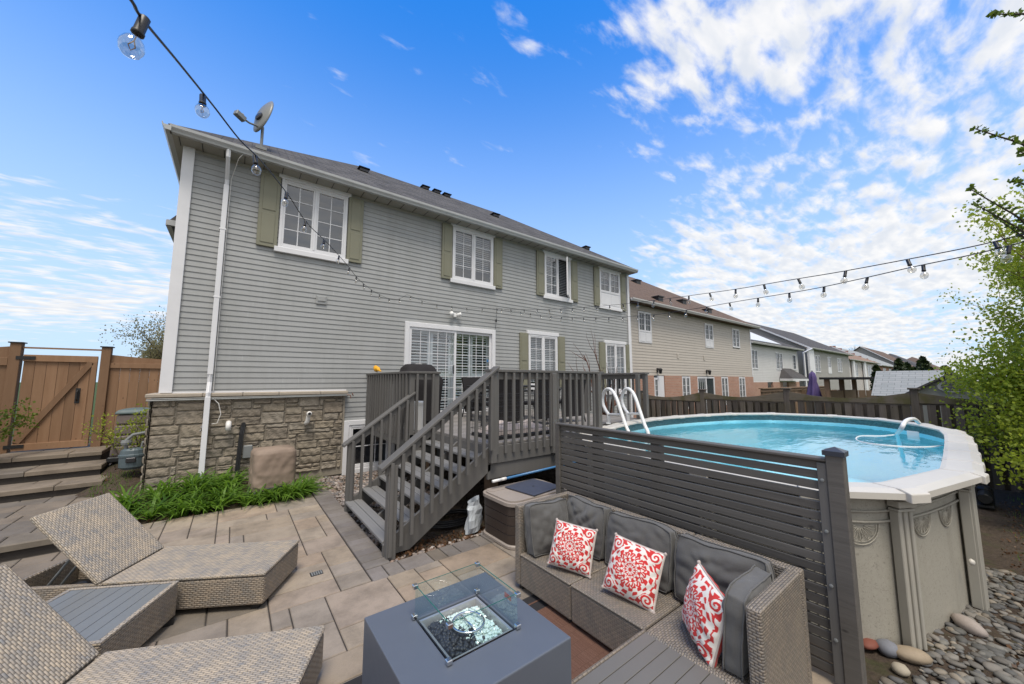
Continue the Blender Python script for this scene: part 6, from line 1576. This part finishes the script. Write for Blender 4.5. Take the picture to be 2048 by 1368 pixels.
for i, (px, yt, X, r, lb) in enumerate(((1752, 735, 33, .5, 'slim dark cedar beside the pergola'), (1763, 747, 33, .4, 'short dark cedar right of the slimmest one beside the pergola'), (1776, 750, 32, .45, 'short dark cedar just left of the shingled shed roof'), (1797, 722, 34, .75, 'tall dark cedar above the shingled shed roof, left of the gap'), (1813, 730, 35, .75, 'broad dark cedar second above the shingled shed roof'), (1828, 740, 36, .55, 'shorter dark cedar in the middle of the cedar row'), (1845, 718, 36, .85, 'tallest dark cedar in the row above the louvred shed'), (1856, 735, 36, .6, 'dark cedar hugging the tallest one'), (1890, 735, 40, .9, 'dark cedar nearest the yellow green shrubs'))):
    p = onx(px, yt, X); cedar((p.x, p.y, -.4), p.z+.4, r, 200+i, lb)
# daylilies
lm = []
for s in range(4):
    rg = random.Random(300+s); m = MB()
    for k in range(26):
        a = rg.uniform(0, 6.28); L_ = rg.uniform(.24, .52); lean = rg.uniform(.55, 1.3); w_ = rg.uniform(.011, .019); pts = []; n = 6; r = rg.random()
        for i in range(n+1):
            t = i/n; out = lean*L_*(t**1.5)*.9; z = L_*(t-.62*lean*t**2.4); pts.append(Vector((math.cos(a)*(out+.02), math.sin(a)*(out+.02), z)))
        side_ = Vector((-math.sin(a), math.cos(a), 0)); v = []
        for i, p in enumerate(pts): ww = w_*(1-(i/n)**2.2)+.0006; v += [p-side_*ww, p+side_*ww+Vector((0, 0, .002))]
        m.add(v, [(2*i, 2*i+1, 2*i+3, 2*i+2) for i in range(n)], r)
    lm.append(m.mesh('daylily', M['lily']))
rg = random.Random(17)
for k in range(70):
    x = rg.uniform(-1.05, 1.28)-.1; y = rg.uniform(7.08, 8.0) if x < .25 else rg.uniform(7.06, 7.28)
    if abs(x-.62) < .42 and y > 7.0 and x > .2: y = rg.uniform(7.04, 7.14)
    if x < -.8: y = rg.uniform(7.02, 7.9)
    if x > 1.0: y = rg.uniform(7.1, 7.6)
    o = bpy.data.objects.new('daylily_clump', lm[k % 4]); COL.objects.link(o); o.location = (x, y, gz(x, y)-.01); o.rotation_euler = (0, 0, rg.uniform(0, 6)); o.scale = (rg.uniform(.75, 1.1),)*3
    tag(o, 'bright green strap leaved daylily clump in the bed below the stone wall', 'plant', 'daylily clumps in the bed below the stone wall')
# pebbles
def rocks(name, area, n, smin, smax, pal, seed, label, base=ICO1, zf=gz, flat=.6, ok=lambda x, y: True):
    rg = random.Random(seed); m = MB(); c = []
    for k in range(n):
        x, y = rg.uniform(area[0], area[1]), rg.uniform(area[2], area[3])
        if not ok(x, y): continue
        s = smin+(smax-smin)*rg.random()**2; q = pebble(m, (x, y, zf(x, y)+s*.25), s, rg, flat, base, .11); b = rg.choice(pal); kk = rg.uniform(.7, 1.25); c += [tuple(t*kk for t in b)]*q
    m.c = c; o = m.build(name, 'rock', smooth=True); tag(o, label, 'stones', kind='stuff'); return o
PAL = [(.33, .28, .25), (.25, .22, .21), (.42, .37, .34), (.30, .22, .18), (.20, .19, .19), (.36, .29, .24)]
rocks('gravel', (.95, 2.85, 3.99, 8.15), 5200, .018, .042, PAL, 1, 'pinkish grey gravel between the paving border and the house', ok=lambda x, y: (x > 1.44 or y > 7.06) and not (x < 1.45 and y < 7.06) and not (x < 1.05 and y > 7.15) and not (1.35 < x < 2.9 and 4.1 < y < 4.3) and (y > 5.6 or x < 1.9 or y < 4.1))
PAL2 = [(.15, .14, .125), (.20, .185, .165), (.12, .12, .12), (.23, .20, .16), (.16, .155, .14), (.10, .10, .095)]
rocks('river_stones', (3.15, 6.6, -1.1, .75), 4000, .014, .046, PAL2, 2, 'grey river stones spread around the foot of the pool', base=ICO2, flat=.5, ok=lambda x, y: y < .62-.12*(x-3.2) and y > -.15-.45*max(0, x-4.2)*.2-.25*(x < 4.4) - .25 and not (x > 3.55 and y > .45))
rocks('mulch', (1.5, 5.0, 4.0, 8.0), 2600, .012, .03, [(.03, .022, .018), (.06, .042, .03), (.045, .035, .03)], 3, 'dark bark mulch under the deck', flat=.4)
def bigrock(loc, s, col, seed, label, flat=.55):
    rg = random.Random(seed); m = MB(); n = pebble(m, (0, 0, 0), s, rg, flat, ICO2, .07); m.c = [col]*n; o = m.build('rock', 'rock', smooth=True); o.location = loc; o.rotation_euler = (0, 0, rg.uniform(0, 3)); tag(o, label, 'rock')
for (px, py_, s, c, lb) in ((1735, 1280, .075, (.20, .06, .04), 'small brick red rock at the foot of the pool wall'), (1775, 1290, .09, (.19, .20, .23), 'blue grey rounded rock beside the brick red rock'), (1822, 1303, .12, (.34, .27, .19), 'large tan rock in front of the pool upright'), (1937, 1245, .10, (.36, .31, .28), 'pale rounded rock where the pool wall curves away'), (1800, 1332, .06, (.40, .35, .27), 'cream rock below the large tan rock')):
    p = onz(px, py_, .02); bigrock((p.x, p.y, .0), s, c, px, lb)
# leaf litter
rg = random.Random(55); m = MB()
for k in range(5200):
    z_ = rg.random()
    if z_ < .35: x, y = rg.uniform(-1.6, 1.2), rg.uniform(7.02, 8.1) if rg.random() < .6 else rg.uniform(7.0, 9.8)
    elif z_ < .85: x, y = rg.uniform(3.3, 11.5), rg.uniform(-2.2, .1)
    else: x, y = rg.uniform(1.45, 3.0), rg.uniform(3.98, 4.3)
    if y > 8.15 and x > -1.0: continue
    leafquad(m, Vector((x, y, gz(x, y)+.012)), rg.uniform(.015, .04), rg, None, .5)
tag(m.build('leaf_litter', 'deadleaf'), 'brown dead leaves scattered over the soil', 'leaves', kind='stuff')
rg = random.Random(56); m = MB()
for k in range(2600):
    t = rg.random()
    if t < .5: x, y = rg.uniform(-1.65, -.8), rg.uniform(7.1, 9.4)
    else: x, y = rg.uniform(6.2, 12.3), rg.uniform(-1.6, .0)
    if math.sin(x*5)*math.cos(y*4) < -.1: continue
    p = Vector((x, y, gz(x, y))); a = rg.uniform(0, 6.28); h = rg.uniform(.03, .08); q = Vector((math.cos(a), math.sin(a), 0)); m.add([p-q*.004, p+q*.004, p+Vector((q.y*.02, q.x*.02, h))], [(0, 1, 2)], rg.random())
tag(m.build('grass', 'lily'), 'short green grass tufts on the soil', 'grass', kind='stuff')

# ================================================================== STRING LIGHTS
SOCK = MB(); SOCK.lathe([(.008, .055), (.014, .05), (.014, .0), (.016, -.002), (.016, -.012), (.012, -.014)], k=10); 
sock_me = SOCK.mesh('socket', M['black'], True)
gl = MB(); K = 14
gl.lathe([(.010, -.012), (.013, -.022), (.024, -.034), (.030, -.052), (.030, -.062), (.024, -.079), (.012, -.089), (.001, -.091)], k=K); glass_me = gl.mesh('globe', M['bulbglass'], True)
fi_ = MB(); fi_.tube([(0, 0, -.012), (0, 0, -.035), (.008, 0, -.055), (0, .006, -.066), (-.008, 0, -.055), (0, 0, -.036)], .0016, 4); fil_me = fi_.mesh('filament', plain('filament', (.35, .22, .1), .4), True)
def string(label, ctrl, bulbs, r=.0034):
    """ctrl: world points; bulbs: list of arc parameters or spacing"""
    s = thing('string_light', label, 'string lights', (0, 0, 0), 0, None)
    P = crm([Vector(p) for p in ctrl], 12); cb_ = MB(); cb_.tube(P, r, 6, cap=True); cb_.build('cable', 'black', s, smooth=True)
    cum_ = [0]
    for i in range(len(P)-1): cum_.append(cum_[-1]+(P[i+1]-P[i]).length)
    pos = 0; st_, spc = bulbs; pos = st_; rg = random.Random(len(label)); out = []
    while pos < cum_[-1]-.1:
        for i in range(len(P)-1):
            if cum_[i+1] >= pos: q = lerp(P[i], P[i+1], (pos-cum_[i])/(cum_[i+1]-cum_[i])); break
        q = q+Vector((0, 0, -.036))
        tl = (rg.uniform(-.25, .25), rg.uniform(-.25, .25), rg.uniform(0, 3))
        b = bpy.data.objects.new('socket', sock_me); COL.objects.link(b); b.parent = s; b.location = q; b.rotation_euler = tl; b.scale = (.7,)*3
        gq = bpy.data.objects.new('bulb', glass_me); COL.objects.link(gq); gq.parent = b; f_ = bpy.data.objects.new('filament', fil_me); COL.objects.link(f_); f_.parent = b
        pos += spc
    return s
Apt = Vector((3.11, YF-.12, 3.90)); Bpt = Vector((5.69, YF-.10, 3.90))
def pd(x, y, D): return dep(x, y, D)
string('strand of clear globe lights descending from the upper left corner to the house wall',
       [pd(190, -90, .62), pd(262, 0, .72), pd(285, 38, .80), pd(357, 125, 1.05), pd(427, 212, 1.38), pd(480, 280, 1.62), pd(522, 322, 1.90), pd(578, 392, 2.45), pd(614, 446, 3.0), pd(653, 484, 3.6), pd(690, 525, 4.4), pd(722, 563, 5.6), pd(757, 588, 6.9), pd(790, 600, 7.9), Apt], (.20, .59))
string('upper of two globe light strands running from the wall across the pool',
       [Apt, pd(860, 606, 8.3), pd(925, 615, 8.6), pd(1000, 618, 8.6), pd(1090, 619, 7.9), pd(1190, 613, 6.6), pd(1290, 603, 5.4), pd(1403, 588, 4.3), pd(1480, 577, 3.75), pd(1568, 562, 3.25), pd(1672, 545, 2.8), pd(1797, 522, 2.45), pd(1950, 492, 2.15), pd(2100, 455, 1.9)], (.12, .36))
string('lower of two globe light strands sagging across the pool',
       [Bpt, pd(1030, 622, 9.6), pd(1110, 633, 8.4), pd(1200, 635, 7.1), pd(1300, 630, 5.9), pd(1380, 619, 5.0), pd(1480, 602, 4.2), pd(1560, 589, 3.7), pd(1630, 577, 3.3), pd(1715, 559, 2.9), pd(1830, 533, 2.5), pd(1950, 508, 2.2), pd(2100, 470, 1.95)], (.2, .38))
wr_ = thing('power_cord', 'thin black cord with a switch hanging from the light strand beside the patio door', 'cord', (0, 0, 0))
MB().tube([Bpt, Bpt+Vector((0, 0, -.25)), Vector((5.68, YF-.06, 3.32))], .005, 5).build('cord', 'black', wr_); MB().box(5.668, 5.70, YF-.10, YF-.07, 3.50, 3.58).build('switch', 'black', wr_)
